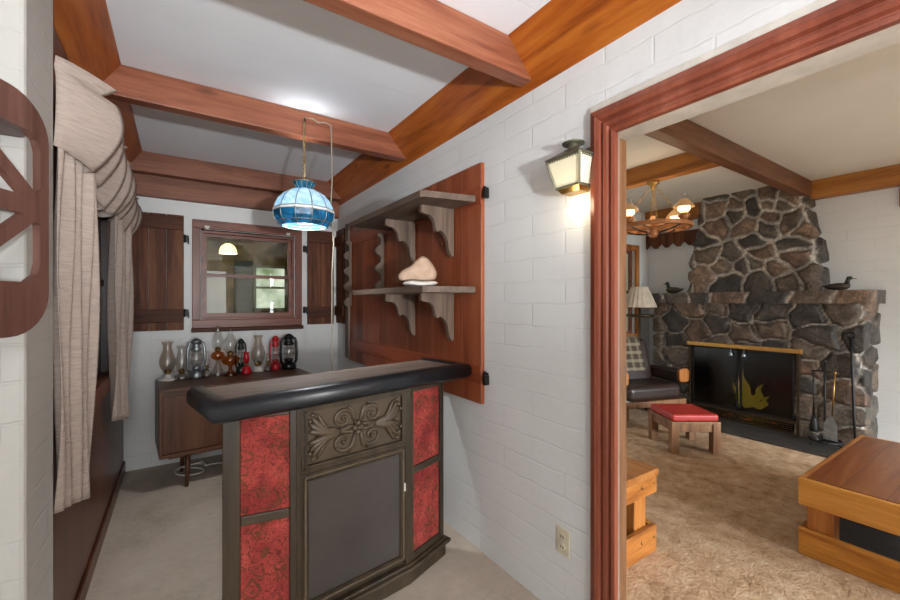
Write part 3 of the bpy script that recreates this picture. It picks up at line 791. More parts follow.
rows = [(-.062, .72), (-.045, .93), (0, 1.0), (.045, .93), (.062, .72)]
cxm, czm = 0, .09; n = len(pf); v = []; f = []
pf = [q for i in range(len(pf)) for q in (pf[i], ((pf[i][0]+pf[(i+1) % len(pf)][0])/2, (pf[i][1]+pf[(i+1) % len(pf)][1])/2))]
pf = [(x*1.08, z*1.04) for x, z in pf]; n = len(pf)
for y, k in rows: v += [(cxm+(x-cxm)*k, y, .036+(z-.036)*(k*.9+.1)) for x, z in pf]
for j in range(len(rows)-1):
    for i in range(n): f.append((j*n+i, j*n+(i+1) % n, (j+1)*n+(i+1) % n, (j+1)*n+i))
f += [tuple(range(n)), tuple(range(len(v)-1, len(v)-1-n, -1))]
mb.add(v, f, True).build('stone_body', STONEPINK, t, sub=1)
lump((0.01, 0, .018), (.10, .06, .019), 3).build('slab', STONEWHT, t)['label'] = 'white stone slab'
# ================================================================== HOME BAR
P = [Vector((.136, 1.76, 0)), Vector((.398, 1.711, 0)), Vector((.95, 1.785, 0)), Vector((1.22, 1.885, 0))]
org = Vector((.67, 1.85, 0))
bar = thing('home_bar', 'dark wood home bar with red paisley panels, carved front and black padded edge', 'bar', org)
Q = [p-org for p in P]
ins = .022
core = [q.copy() for q in Q]
bk = [Q[3]+Vector((-.085, .235, 0)), Q[0]+Vector((.045, .262, 0))]
def offs(poly, d):
    out = []
    n = len(poly)
    for i in range(n):
        e0 = (poly[i]-poly[i-1]).normalized(); e1 = (poly[(i+1) % n]-poly[i]).normalized()
        n0 = Vector((-e0.y, e0.x, 0)); n1 = Vector((-e1.y, e1.x, 0)); b = (n0+n1); b = b/ max(.2, b.length**2/2)
        out.append(poly[i]+b*d)
    return out
poly = core+bk
inner = offs(poly, .018)
MB().prism([(p.x, p.y) for p in inner], 'z', .0, .972).build('carcass', BARW, bar, bevel=.003)
def fbox(mb, k, s0, s1, z0, z1, n0, n1):
    """box on facet k: s along the facet (m), n outwards"""
    a, b = Q[k], Q[k+1]; d = (b-a).normalized(); nn = Vector((d.y, -d.x, 0))
    m = Matrix((d, -nn, Vector((0,0,1)))).transposed()
    c = a + d*(s0+s1)/2 + nn*(n0+n1)/2 + Vector((0,0,(z0+z1)/2))
    return mb.obox(c, (abs(s1-s0), abs(n1-n0), abs(z1-z0)), m)
def fpt(k, s, z, n=0):
    a, b = Q[k], Q[k+1]; d = (b-a).normalized(); nn = Vector((d.y, -d.x, 0)); return a+d*s+nn*n+Vector((0,0,z))
LN = [(Q[i+1]-Q[i]).length for i in range(3)]
for k, s0, s1 in ((0, 0, .062), (0, .238, LN[0]), (1, 0, .02), (1, LN[1]-.02, LN[1]), (2, 0, .035), (2, LN[2]-.032, LN[2])):
    fbox(MB(), k, s0, s1, .1, .972, -.02, 0).build('post', BARW, bar, bevel=.004)
sp = {0: (.062, .238), 2: (.035, LN[2]-.032)}
for k in (0, 2):
    s0, s1 = sp[k]
    for z0, z1 in ((.945, .972), (.53, .568), (.1, .135)):
        fbox(MB(), k, s0, s1, z0, z1, -.02, -.002).build('rail', BARWX, bar, bevel=.004)
    for z0, z1 in ((.568, .945), (.135, .53)):
        fbox(MB(), k, s0, s1, z0, z1, -.02, -.012).build('fabric_panel', PAISLEY, bar)['label'] = 'red paisley cloth panel'
# carved panel
c0, c1 = .02, LN[1]-.02
fr = MB()
for (s0, s1, z0, z1, n) in ((c0, c1, .945, .972, 0), (c0, c0+.022, .70, .945, 0), (c1-.022, c1, .70, .945, 0), (c0, c1, .69, .722, 0)):
    fbox(fr, 1, s0, s1, z0, z1, -.02, n)
fbox(fr, 1, c0+.012, c1-.012, .712, .724, -.01, .008); fbox(fr, 1, c0+.012, c0+.024, .712, .945, -.01, .006); fbox(fr, 1, c1-.024, c1-.012, .712, .945, -.01, .006)
fr.build('panel_frame', BARW, bar, bevel=.003)
cp = fbox(MB(), 1, c0+.022, c1-.022, .722, .945, -.02, -.012).build('carved_panel', CARVE, bar)
cm = (c0+c1)/2; zm = .834
rel = MB()
a_, b_ = Q[1], Q[2]; dd = (b_-a_).normalized(); nrm = Vector((dd.y, -dd.x, 0))
def rp(s, z, n=.0): return fpt(1, cm+s, zm+z, n-.012)
def rtube(pts, rad): rel.tube([rp(*p) for p in pts], rad, 8, flat=(nrm, .8))
for sx in (-1, 1):
    for sz in (-1, 1):
        sp_ = []; rr = []
        cx, cz = .072, .050
        for i in range(27):                                   # volute
            q = i/26; a = PI*1.08 - q*2*PI*1.45; r = .047*(1-q)**.9+.004
            sp_.append((sx*(cx+r*math.cos(a)*1.05), sz*(cz+r*math.sin(a)*.92), .004)); rr.append(.0105*(1-.55*q))
        rtube(sp_, rr)
        rel.ball(rp(sx*cx, sz*cz, .008), .009, 10, 6)
        # acanthus: leaves sweeping from the volute to the corner
        for j, (ex, ez, w, bend) in enumerate(((.215, .086, .013, .02), (.224, .058, .014, .012), (.228, .026, .014, .0), (.19, .097, .010, .03), (.20, .006, .012, -.012))):
            pts = []; ws = []
            for i in range(11):
                q = i/10; x = .085+(ex-.085)*q; z = .0+ (ez)*q**1.25 - bend*math.sin(PI*q)
                pts.append((sx*x, sz*max(z, .003), .004+.007*math.sin(PI*q))); ws.append(w*(.45+.75*math.sin(PI*min(1, q*.8+.12)))*(1 if q < .95 else .5))
            rtube(pts, ws)
        for j in range(4):
            x = .19+.012*j; z = .092-.024*j
            rel.ball(rp(sx*(x+.02), sz*z, .004), (.011, .011, .011), 8, 6)
        rtube([(sx*.02, sz*.012, .004), (sx*.04, sz*.012, .006), (sx*.075, sz*.004, .005), (sx*.12, sz*.006, .004)], [.008, .009, .009, .005])
        rtube([(sx*.012, sz*.018, .004), (sx*.02, sz*.05, .005), (sx*.026, sz*.085, .004), (sx*.05, sz*.104, .003)], [.007, .009, .008, .004])
for i in range(4):
    a = PI/2*i; rel.ball(rp(.016*math.cos(a), .02*math.sin(a), .006), (.014, .014, .014), 10, 6)
rel.ball(rp(0, 0, .014), .009, 10, 6)
rel.build('carving', CARVE, cp)
# dark board with rope moulding
bd = fbox(MB(), 1, c0, c1, .125, .69, -.02, -.010).build('slate_board', CHALK, bar)
mo = MB()
for (s0, s1, z0, z1) in ((c0, c1, .66, .688), (c0, c1, .125, .155), (c0, c0+.03, .155, .66), (c1-.03, c1, .155, .66)):
    fbox(mo, 1, s0, s1, z0, z1, -.02, -.002)
mo.build('moulding', BARW, bd, bevel=.003)
rope = MB()
def rope_run(p0, p1):
    n = max(2, int((p1-p0).length/.0115))
    for i in range(n):
        q = (i+.5)/n; c = p0.lerp(p1, q); dr = (p1-p0).normalized(); si = dr.cross(nrm)
        rope.tube([c-dr*.005-si*.0055, c, c+dr*.005+si*.0055], [.002, .0052, .002], 6)
    rope.tube([p0 + nrm*-.002, p1 + nrm*-.002], .005, 6)
g = .015
A, B, C_, D_ = fpt(1, c0+g, .14, .001), fpt(1, c1-g, .14, .001), fpt(1, c1-g, .674, .001), fpt(1, c0+g, .674, .001)
for p0, p1 in ((A, B), (B, C_), (C_, D_), (D_, A)): rope_run(p0, p1)
rope.build('rope_trim', ROPE, bd)
# base moulding and plinth follow the three facets
o1 = offs(poly, -.012); o2 = offs(poly, -.03); o3 = offs(poly, -.008)
MB().prism([(p.x, p.y) for p in o3], 'z', 0, .07).build('plinth', BARW, bar, bevel=.003)
MB().prism([(p.x, p.y) for p in o2], 'z', .07, .092).build('base_moulding', BARWX, bar, bevel=.008, seg=3)
MB().prism([(p.x, p.y) for p in o1], 'z', .088, .104).build('base_bead', BARW, bar, bevel=.004)
# top: worn boards and padded roll on the front and both ends
fA, fB = Vector((.098, 1.603, 0))-org, Vector((1.362, 1.836, 0))-org
d = (fB-fA).normalized(); nb = Vector((-d.y, d.x, 0)); dep = .36
zt0, zt1 = .972, 1.05
def tp(s, n): return fA+d*s+nb*n
Ltop = (fB-fA).length
tpoly = [tp(.05, .05), tp(Ltop-.05, .05), tp(Ltop-.05, dep), tp(.05, dep)]
ba = math.atan2(d.y, d.x)
tb = MB().box(.05, Ltop-.05, .045, dep, zt0+.01, zt1-.006)
tb.xf(Matrix.Translation(fA) @ Matrix.Rotation(ba, 4, 'Z')).build('top_board', BARTOP, bar, bevel=.003)
# roll: rounded profile swept along a U
rp_ = []
hw, hh, rr = .038, .041, .03
for (cx, cz, a0) in ((hw-rr, -hh+rr, -90), (hw-rr, hh-rr, 0), (-hw+rr, hh-rr, 90), (-hw+rr, -hh+rr, 180)):
    for i in range(6): a = R(a0+90*i/5); rp_.append((cx+rr*math.cos(a), cz+rr*math.sin(a)))
path = [(.03, dep), (.03, .03), (Ltop-.03, .03), (Ltop-.03, dep)]
outw = [(-1, 0), (-1, -1), (1, -1), (1, 0)]
nR = len(rp_); v = []
zc = (zt0+zt1)/2+.002
for (s, n), (ox, oy) in zip(path, outw):
    for o, z in rp_: q = tp(s+ox*o, n+oy*o); v.append((q.x, q.y, zc+z))
fcs = [(k*nR+i, k*nR+(i+1) % nR, (k+1)*nR+(i+1) % nR, (k+1)*nR+i) for k in range(3) for i in range(nR)]
MB().add(v, fcs, True).add(v[:nR], [tuple(range(nR))]).add(v[-nR:], [tuple(range(nR))]).build('padded_edge', VINYL, bar)['label'] = 'black padded vinyl edge'
fbox(MB(), 1, c1-.012, c1-.004, .47, .51, -.002, .006).build('keeper', WHITEM, bar, bevel=.002)['label'] = 'small white catch'

# ================================================================== SIDEBOARD
cab = thing('sideboard', 'dark walnut sideboard on tapered legs under the small window', 'sideboard', (-.118, 3.57, 0), R(5))
CW, CD, CZ0, CZ1 = 1.11, .52, .265, .765
MB().box(0, CW, 0, CD, CZ1-.022, CZ1).build('top', WALNUT, cab, bevel=.003)
MB().box(0, .02, .004, CD, CZ0, CZ1-.022).build('side_panel', WALNUTZ, cab, bevel=.002)
MB().box(CW-.02, CW, .004, CD, CZ0, CZ1-.022).build('side_panel', WALNUTZ, cab, bevel=.002)
MB().box(.02, CW-.02, .0, CD, CZ0, CZ0+.024).build('bottom_panel', WALNUT, cab, bevel=.002)
MB().box(.02, CW-.02, CD-.012, CD-.004, CZ0, CZ1-.022).build('back_panel', WALNUT, cab)
MB().box(.02, CW-.02, .012, .03, CZ1-.052, CZ1-.022).build('top_rail', WALNUT, cab)
for i, (a, b_) in enumerate(((.022, .40), (.38, .735), (.715, CW-.022))):
    dr = MB().box(a, b_, .02+.012*(i % 2), .03+.012*(i % 2), CZ0+.026, CZ1-.054).build('door', WALNUTZ, cab, bevel=.002)
    hx = b_-.05 if i == 0 else a+.05
    MB().box(hx-.006, hx+.006, .014+.012*(i % 2), .022+.012*(i % 2), .46, .60).build('handle', BARW, dr, bevel=.002)
for x, y, dx, dy in ((.185, .10, -.01, -.015), (CW-.185, .10, .01, -.015), (.185, CD-.10, -.01, .015), (CW-.185, CD-.10, .01, .015)):
    MB().tube([(x, y, CZ0), (x+dx, y+dy, 0)], [.02, .0125], 12).build('leg', WALNUTZ, cab)
MB().box(.06, CW-.06, .085, .115, CZ0-.035, CZ0).box(.06, CW-.06, CD-.115, CD-.085, CZ0-.035, CZ0).build('base_rail', WALNUT, cab)
def coil(label, mat, c, r, z, n, seed, tail):
    rnd = random.Random(seed); pts = []
    for i in range(n*16+1):
        a = 2*PI*i/16; rr = r*(1+.22*math.sin(a*.37+seed)); pts.append((c[0]+rr*math.cos(a)*1.5, c[1]+rr*math.sin(a), .006+z*(i/(n*16))+.03*(1+math.sin(a*.61+seed))))
    pts += [(c[0]+tail[0]*k/6, c[1]+tail[1]*k/6+.02*math.sin(k), .02+.03*math.sin(PI*k/6)) for k in range(2, 7)]
    o = MB().tube([Vector(p)-Vector((c[0], c[1], 0)) for p in pts], .0055, 6).build('power_cord', mat, loc=(c[0], c[1], 0))
    return tag(o, label, 'cord', 'cords under the sideboard')
coil('loose white cord coiled on the floor under the sideboard', CORDW, (.08, 3.86), .06, .05, 2, 1, (.3, .1))
coil('loose black cord coiled on the floor under the sideboard', CORDB, (.42, 3.93), .065, .06, 3, 4, (.25, .06))

# ================================================================== OIL LAMPS AND LANTERNS ON THE SIDEBOARD
CA = R(5)
def on_cab(u, w): return (-.118+u*math.cos(CA)-w*math.sin(CA), 3.57+u*math.sin(CA)+w*math.cos(CA), CZ1)
GR = 'oil lamps and lanterns on the sideboard'
def lamp(name, label, u, w, cat='oil lamp'): return thing(name, label, cat, on_cab(u, w), 0, GR)
def lz(prof, name, mat, t, n=20): return MB().lathe(prof, n=n).build(name, mat, t)
def chimney(r0, r1, r2, z0, zb, z1, flare, mat, t, name='glass_chimney'):
    pr = []
    for i in range(15):
        q = i/14; z = z0+(z1-z0)*q; zc = (zb-z0)/(z1-z0)
        r = r0+(r1-r0)*math.sin(PI/2*q/zc) if q <= zc else r2+(r1-r2)*(.5+.5*math.cos(PI*min(1, (q-zc)/(.85-zc))))
        if q > .88: r += flare*((q-.88)/.12)**1.5
        pr.append((r, z))
    return MB().lathe(pr, n=22, cap=False).build(name, mat, t)
def burner(t, z, r=.022, mat=None):
    lz([(r*.8, z), (r, z+.008), (r*1.25, z+.014), (r*1.25, z+.02), (r*.8, z+.032), (r*.5, z+.04), (0, z+.042)], 'burner', mat or BRASS, t)
    MB().tube([(r*.9, 0, z+.015), (r*2.1, 0, z+.015)], .002, 6).lathe([(0, 0), (.007, .001), (.007, .004), (0, .005)], (r*2.1, 0, z+.012), 10).build('wick_knob', BRASS, t)

t = lamp('oil_lamp', 'white based oil lamp with tall etched chimney at the left end of the sideboard', .08, .445)
lz([(0, 0), (.066, .0), (.068, .006), (.05, .014), (.03, .02), (.024, .04), (.02, .05), (0, .052)], 'base', CREAM, t)
burner(t, .05, .02); chimney(.03, .058, .03, .065, .145, .31, .014, FLORAL, t)
t = lamp('oil_lamp', 'clear oil lamp with crimped chimney just right of the white based one', .172, .40)
lz([(0, 0), (.052, 0), (.055, .01), (.048, .035), (.02, .05), (0, .052)], 'font', FROST, t); burner(t, .05, .02); chimney(.028, .045, .026, .065, .14, .275, .012, FROST, t)
def barn_lantern(label, u, w, h, r, mat, gl=GLASS):
    t = lamp('barn_lantern', label, u, w, 'lantern'); k = h/.33; q = r/.075
    lz([(0, 0), (.062*q, 0), (.066*q, .008*k), (.066*q, .035*k), (.05*q, .055*k), (.03*q, .065*k), (0, .066*k)], 'fuel_tank', mat, t)
    lz([(.032*q, .066*k), (.04*q, .075*k), (.04*q, .095*k), (.03*q, .1*k), (0, .1*k)], 'burner', mat, t)
    MB().lathe([(.034*q, .1*k), (.05*q, .135*k), (.052*q, .16*k), (.036*q, .215*k), (.032*q, .222*k)], n=20, cap=False).build('globe', gl, t)
    lz([(.036*q, .22*k), (.044*q, .226*k), (.044*q, .246*k), (.03*q, .262*k), (.03*q, .29*k), (.048*q, .296*k), (.046*q, .303*k), (.022*q, .322*k), (0, .33*k)], 'hood', mat, t)
    for s in (-1, 1):
        MB().tube([(s*.055*q, 0, .05*k), (s*.068*q, 0, .075*k), (s*.072*q, 0, .15*k), (s*.066*q, 0, .25*k), (s*.055*q, 0, .285*k), (s*.03*q, 0, .288*k)], .012*q, 8).build('side_tube', mat, t)
    cg = MB(); cg.torus((0, 0, .14*k), .054*q, .0018, n=24, m=5); cg.torus((0, 0, .19*k), .048*q, .0018, n=24, m=5)
    for s in (-1, 1): cg.tube([(0, s*.04*q, .1*k), (0, s*.056*q, .15*k), (0, s*.042*q, .225*k)], .0018, 5)
    cg.build('wire_guard', mat, t)
    MB().tube([(s*.076*q*math.cos(a), .05*q*math.sin(a)+.012, .25*k-.03*math.sin(a)) for s, a in [(1, PI*i/12) for i in range(13)]], .002, 5).build('bail_handle', mat, t)
    return t
barn_lantern('galvanized grey barn lantern, third from the wall end of the sideboard', .275, .405, .335, .066, GALV, FROST)
t = lamp('oil_lamp', 'tiny oil lamp with thin chimney beside the galvanized lantern', .345, .355)
lz([(0, 0), (.03, 0), (.032, .02), (.03, .05), (.016, .06), (.014, .07), (0, .071)], 'font', FLORAL, t); burner(t, .068, .012); chimney(.014, .022, .011, .08, .125, .225, .004, GLASS, t)
t = lamp('oil_lamp', 'tall clear glass pedestal oil lamp behind the amber lamp', .44, .445)
lz([(0, 0), (.064, 0), (.066, .006), (.045, .04), (.018, .105), (.016, .13), (0, .13)], 'pedestal', FROST, t)
lz([(.016, .13), (.045, .145), (.056, .17), (.045, .195), (.02, .205), (0, .205)], 'font', AMBER, t); burner(t, .203, .02); chimney(.026, .046, .022, .22, .29, .43, .004, GLASS, t)
t = lamp('oil_lamp', 'amber glass footed oil lamp with round globe chimney', .52, .35)
lz([(0, 0), (.055, 0), (.058, .006), (.04, .025), (.016, .05), (.016, .085), (0, .085)], 'foot', AMBER, t)
lz([(.016, .085), (.05, .1), (.072, .125), (.076, .15), (.05, .168), (.02, .175), (0, .175)], 'font', AMBER, t); burner(t, .173, .022); chimney(.026, .058, .02, .19, .275, .405, .004, GLASS, t)
barn_lantern('slim dark green lantern behind the small red lamp', .622, .45, .31, .045, GREENBLK)
t = lamp('oil_lamp', 'small red glass lamp with red chimney, in front of the dark green lantern', .648, .36)
REDG = plain('red glass', '#b3121f', .1, 0, .6, .1)
lz([(0, 0), (.042, 0), (.044, .012), (.036, .05), (.018, .075), (0, .076)], 'font', REDG, t); lz([(.016, .075), (.02, .085), (.014, .095), (0, .096)], 'burner', BRASS, t); chimney(.015, .024, .02, .09, .13, .19, .002, REDG, t)
t = lamp('oil_lamp', 'etched floral oil lamp on white base, between the small red lamp and the red lantern', .762, .43)
lz([(0, 0), (.05, 0), (.052, .008), (.046, .035), (.024, .05), (0, .052)], 'base', CREAM, t); burner(t, .05, .024); chimney(.032, .06, .03, .068, .16, .33, .014, FLORAL, t)
t = lamp('oil_lamp', 'small clear oil lamp standing just left of the red lantern', .832, .38)
lz([(0, 0), (.036, 0), (.038, .015), (.03, .045), (.014, .055), (0, .056)], 'font', FROST, t); burner(t, .054, .012); chimney(.014, .022, .012, .068, .1, .165, .003, GLASS, t)
barn_lantern('red enamel lantern standing left of the black one', .915, .44, .32, .05, REDENAM)
barn_lantern('black barn lantern at the right end of the sideboard', 1.028, .41, .335, .076, BLACKGLOSS)
# ================================================================== STONE FIREPLACE
def stone_mesh(path, z0, z1, step, seeds, name, parent, edge=None, hole=None, seed=1, amp=.05, mw=.006, dk=.8):
    """masonry wrapped along a plan path of (x, y); seeds in unrolled (w, z)"""
    pts = [Vector((x, y, 0)) for x, y in path]; seg = [(pts[i+1]-pts[i]).length for i in range(len(pts)-1)]; Ltot = sum(seg)
    nu = int(Ltot/step); nv = int((z1-z0)/step)
    rng = np.random.RandomState(seed)
    U, V = np.meshgrid(np.linspace(0, Ltot, nu+1), np.linspace(z0, z1, nv+1))
    w = U.ravel(); z = V.ravel(); asp = 1.25
    wx = w+.025*np.sin(9*z+3*w+seed)+.012*np.sin(31*z+17*w); zx = z+.02*np.sin(8*w+2*z)+.01*np.sin(27*w-11*z+2)
    Sx = np.array([s[0] for s in seeds]); Sz = np.array([s[1] for s in seeds])*asp
    d = (wx[:, None]-Sx)**2+(zx[:, None]*asp-Sz)**2
    i1 = d.argmin(1)
    px = np.stack([wx, zx*asp], 1); S_ = np.stack([Sx, Sz], 1); s1 = S_[i1]
    ed = np.full(len(w), 9.)
    for j in range(len(seeds)):
        df = S_[j]-s1; ln = np.sqrt((df**2).sum(1)); ok = ln > 1e-6
        q = np.where(ok, ((( (s1+S_[j])/2-px)*df).sum(1))/np.maximum(ln, 1e-6), 9.); ed = np.minimum(ed, q)
    tone = dk*np.array([[.155,.110,.080],[.20,.15,.11],[.10,.078,.062],[.25,.165,.115],[.135,.115,.095],[.19,.12,.085],[.075,.063,.054],[.23,.18,.14]])
    st = tone[rng.randint(0, len(tone), len(seeds))]*(.8+.4*rng.rand(len(seeds), 1))
    hgt = np.clip((ed-mw)/.035, 0, 1); hgt = hgt*hgt*(3-2*hgt)
    hgt = hgt*(.75+.5*rng.rand(len(seeds))[i1]) + .12*np.sin(23*w+9*z)*np.sin(19*z-5*w)*hgt
    mort = np.array([.5, .46, .41])
    k = np.clip((ed-mw)/.012, 0, 1)[:, None]
    col = mort*(1-k)+st[i1]*k
    cum = [0]
    for s in seg: cum.append(cum[-1]+s)
    verts = []
    for a, zz, h in zip(w, z, hgt):
        for q in range(len(seg)):
            if a <= cum[q+1]+1e-9: break
        dr = (pts[q+1]-pts[q])/seg[q]; p = pts[q]+dr*(a-cum[q]); nn = Vector((dr.y, -dr.x, 0))
        # soften outside corners
        for c in range(1, len(seg)):
            if abs(a-cum[c]) < .02:
                d0 = (pts[c]-pts[c-1]).normalized(); d1 = (pts[c+1]-pts[c]).normalized(); nn = (Vector((d0.y, -d0.x, 0))+Vector((d1.y, -d1.x, 0))).normalized()
        p = p+nn*(amp*h)
        if edge: p = edge(p, zz)
        verts.append((p.x, p.y, zz))
    faces = []
    for j in range(nv):
        for i in range(nu):
            a = j*(nu+1)+i
            if hole and hole[0] < (U[j, i]+U[j, i+1])/2 < hole[1] and (V[j, i]+V[j+1, i])/2 < hole[2]: continue
            faces.append((a, a+1, a+nu+2, a+nu+1))
    me = bpy.data.meshes.new(name); me.from_pydata(verts, [], faces); me.polygons.foreach_set('use_smooth', [True]*len(faces))
    at = me.attributes.new('stone_tone', 'FLOAT_COLOR', 'POINT')
    at.data.foreach_set('color', np.concatenate([col, np.ones((len(col), 1))], 1).astype(np.float32).ravel())
    me.materials.append(STONE); o = bpy.data.objects.new(name, me); COL.objects.link(o); o.parent = parent; return o
fp = thing('stone_fireplace', 'field stone fireplace with tapering chimney and stone mantel', 'fireplace', (0, 0, 0))
FX = 5.36; FY0, FY1 = 1.02, 2.98
rng = random.Random(3)
Wp = 5.75-FX; sd = []
def jitter_seeds(w0, w1, z0, z1, rows, wd, sk):
    out = []; z = z0
    for r in range(rows):
        hz = (z1-z0)/rows; w = w0+rng.random()*wd*.5
        while w < w1:
            if rng.random() > sk: out.append((w, z0+hz*(r+.5)+rng.uniform(-.3, .3)*hz))
            w += wd*rng.uniform(.6, 1.5)
    return out
sd = jitter_seeds(0, Wp*2+FY1-FY0, 0, 1.38, 7, .27, .12)
# path runs so that its outward normal faces the room: from the wall at high Y to the front, then towards low Y
stone_mesh([(5.76, FY1), (FX, FY1), (FX, FY0), (5.76, FY0)], 0, 1.40, .016, sd, 'firebox_surround', fp, hole=(Wp+FY1-2.52, Wp+FY1-1.49, .9), seed=5, mw=.002, dk=.55)
def mlump(p, z): return p
ms = [(x*.36+rng.uniform(-.1, .1), 1.45) for x in range(1, 9)]
mant = MB().box(FX-.10, 5.752, 0.945, 3.04, 1.385, 1.515)
mo = stone_mesh([(5.76, 3.03), (FX-.07, 3.03), (FX-.07, .95), (5.76, .95)], 1.385, 1.515, .02, ms, 'mantel', fp, seed=9, amp=.025)
def rgh(u, v):
    x = FX-.08+(5.75-FX+.08)*u; y = .94+(3.04-.94)*v; return (x, y, 1.515+.008*math.sin(17*y)*math.sin(13*x)-.01)
mt = MB().grid(rgh, 12, 60); 
me_o = mt.build('mantel_top', plain('mantel stone top', '#5a4334', .7, 0, .3, .35, 9, .4), fp)
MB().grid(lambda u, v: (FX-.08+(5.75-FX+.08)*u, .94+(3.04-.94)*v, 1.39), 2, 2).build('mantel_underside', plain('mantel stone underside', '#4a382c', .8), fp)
# chimney seeds placed after the visible stones (image sketch to wall coordinates)
CX = 5.50
ch = []
for sx, sy in ((245,95),(315,95),(395,90),(480,45),(520,75),(310,125),(255,165),(370,165),(440,165),(540,140),(400,215),(225,250),(320,262),(430,255),(555,255),(285,295),(350,300),(205,335),(300,350),(410,345),(520,345),(480,305),(600,340),(400,290),(470,115),(255,55),(350,45),(560,45),(215,210),(560,215),(590,180),(470,75)):
    px_, py_ = 640+sx/3.46, 180+sy/3.46
    u = (px_-450)/405; S0, C0 = .5563, .831
    dd_ = CX/(S0+C0*u); y = (C0-S0*u)*dd_; zz = 1.4-(py_-302)/405*dd_
    ch.append((5.75-CX+2.64-y, zz))
ch += [(.08, 1.6), (.06, 1.9), (.1, 2.2), (.08, 2.5), (1.70, 1.6), (1.72, 1.95), (1.69, 2.25), (1.70, 2.55)]
def taper(p, z):
    k = max(0, (z-1.5)/1.2); yc = 2.0; hw = .64
    s = 1-.23*k+.02*math.sin(7*z)
    return Vector((p.x+.03*k, yc+(p.y-yc)*s, 0))
stone_mesh([(5.76, 2.64), (CX, 2.64), (CX, 1.36), (5.76, 1.36)], 1.5, 2.70, .014, ch, 'chimney', fp, edge=taper, seed=12, amp=.05, mw=.014)
# fire chamber
SOOT = plain('sooty firebrick', '#1c1815', .9, 0, .1, .3)
b = MB(); b.box(5.70, 5.74, 1.5, 2.52, 0, .92).box(FX+.02, 5.74, 1.44, 1.5, 0, .92).box(FX+.02, 5.74, 2.52, 2.58, 0, .92).box(FX+.02, 5.74, 1.44, 2.58, .9, .96).box(FX+.02, 5.74, 1.5, 2.52, .0, .035)
b.build('fire_chamber', SOOT, fp)
MB().prism([(4.83, .62), (FX+.02, .62), (FX+.02, 3.05), (5.06, 3.05), (5.06, 2.36), (4.83, 2.36)], 'z', 0, .022).build('hearth', SLATE, fp, bevel=.005)['label'] = 'dark slate hearth slab'

# ---- glass fire screen with brass frame
SX = FX-.055
fs = thing('fire_screen', 'brass framed glass fire screen closing the fireplace opening', 'fire screen', (SX, 2.005, .022))
y0, y1, zb, zt = -.545, .545, .0, .89
SGL = glass('smoked fire glass', '#8a8278', .04, .2)
DKB = plain('dark bronze', '#4a3c2a', .4, .7)
MB().box(-.015, .03, y0-.02, y1+.02, zt-.045, zt).build('top_bar', GOLD, fs, bevel=.003)
for y in (y0, y1-.022): MB().box(-.01, .03, y, y+.022, 0, zt-.045).build('side_bar', DKB, fs, bevel=.003)
DKB = plain('dark bronze', '#4a3c2a', .4, .7)
MB().box(-.008, .03, y0+.035, y1-.035, .0, .028).box(-.008, .03, y0+.035, y1-.035, .105, .14).build('bottom_bar', DKB, fs, bevel=.002)
v = MB()
for k in range(3):
    for sg in (0, 1): v.box(-.004, .02, y0+.06+sg*.52, y0+.53+sg*.50, .04+.022*k, .05+.022*k)
v.box(-.006, .02, -.02, .02, .028, .105); v.build('vent', DKB, fs)
for y_0, y_1, lbl in ((y0+.037, -.004, 'a'), (.004, y1-.037, 'b')):
    dr = MB().box(.004, .010, y_0+.02, y_1-.02, .15, zt-.06).build('glass_door', SGL, fs)
    f = MB(); f.box(-.004, .016, y_0, y_0+.022, .14, zt-.046).box(-.004, .016, y_1-.022, y_1, .14, zt-.046).box(-.004, .016, y_0, y_1, .14, .16).box(-.004, .016, y_0, y_1, zt-.066, zt-.046)
    f.build('door_frame', BLACKIRON, dr)
for y in (-.055, .075):
    MB().tube([(-.014, y, zt-.05), (-.02, y, zt-.09)], .003, 6).lathe([(.004, .03), (.012, .028), (.02, .0), (.016, -.012), (0, -.014)], (-.022, y, zt-.12), 12).build('pull', GALV, fs)
# ---- fire
BARK = plain('charred log bark', '#2b201a', .9, 0, .1, .4, 30, .4)
for i, (a, b_, r) in enumerate((((5.50, 1.72, .12), (5.52, 2.35, .13), .06), ((5.60, 1.78, .12), (5.60, 2.30, .12), .06), ((5.53, 1.85, .235), (5.57, 2.2, .24), .055))):
    lb = ['charred log lying at the front of the fire', 'charred log lying at the back of the fire', 'charred log resting on top of the two others'][i]
    A = Vector(a); B_ = Vector(b_); m = (A+B_)/2
    tag(MB().tube([A-m, (A-m)*.4+Vector((.01, 0, .006)), (B_-m)*.3, B_-m], [r*.95, r, r*1.03, r*.9], 14).build('fire_log', BARK, loc=m), lb, 'log', 'logs in the fire')
FL = emit('flame yellow', '#c9c23c', 1.6, '#a08a30'); EMT = NT('ember orange'); _n = EMT.noise(EMT.coords(), 26, 4, .7); _b = EMT.bsdf(lin('#241a14'), .9); EMT.l(EMT.ramp(_n, [(.56, (0,0,0,1)), (.72, lin('#ff6020'))]), _b.inputs['Emission Color']); _b.inputs['Emission Strength'].default_value = .9
EM = EMT.m
t = thing('fire_flame', 'yellow flame burning above the logs behind the screen glass', 'flame', (5.50, 1.98, .18))
fb = MB()
for (y, z, h, r, ln) in ((.02, .02, .40, .055, .05), (-.05, .02, .27, .05, -.09), (.07, .02, .24, .04, .10), (-.10, .0, .16, .045, -.10), (.0, .0, .2, .07, .0)):
    fb.tube([(0, y, z), (.0, y+ln*.1+.012, z+h*.25), (.004, y+ln*.45-.016, z+h*.5), (.002, y+ln*.6+.014, z+h*.75), (0, y+ln, z+h)], [r*.7, r, r*.75, r*.4, .003], 10)
fb.build('flame_tongues', FL, t)
def ebed(u, v):
    x = -.06+.16*u; y = -.26+.52*v
    return (x, y, -.135+.045*math.sin(PI*u)*math.sin(PI*v)*(1+.5*math.sin(40*x)*math.sin(33*y)))
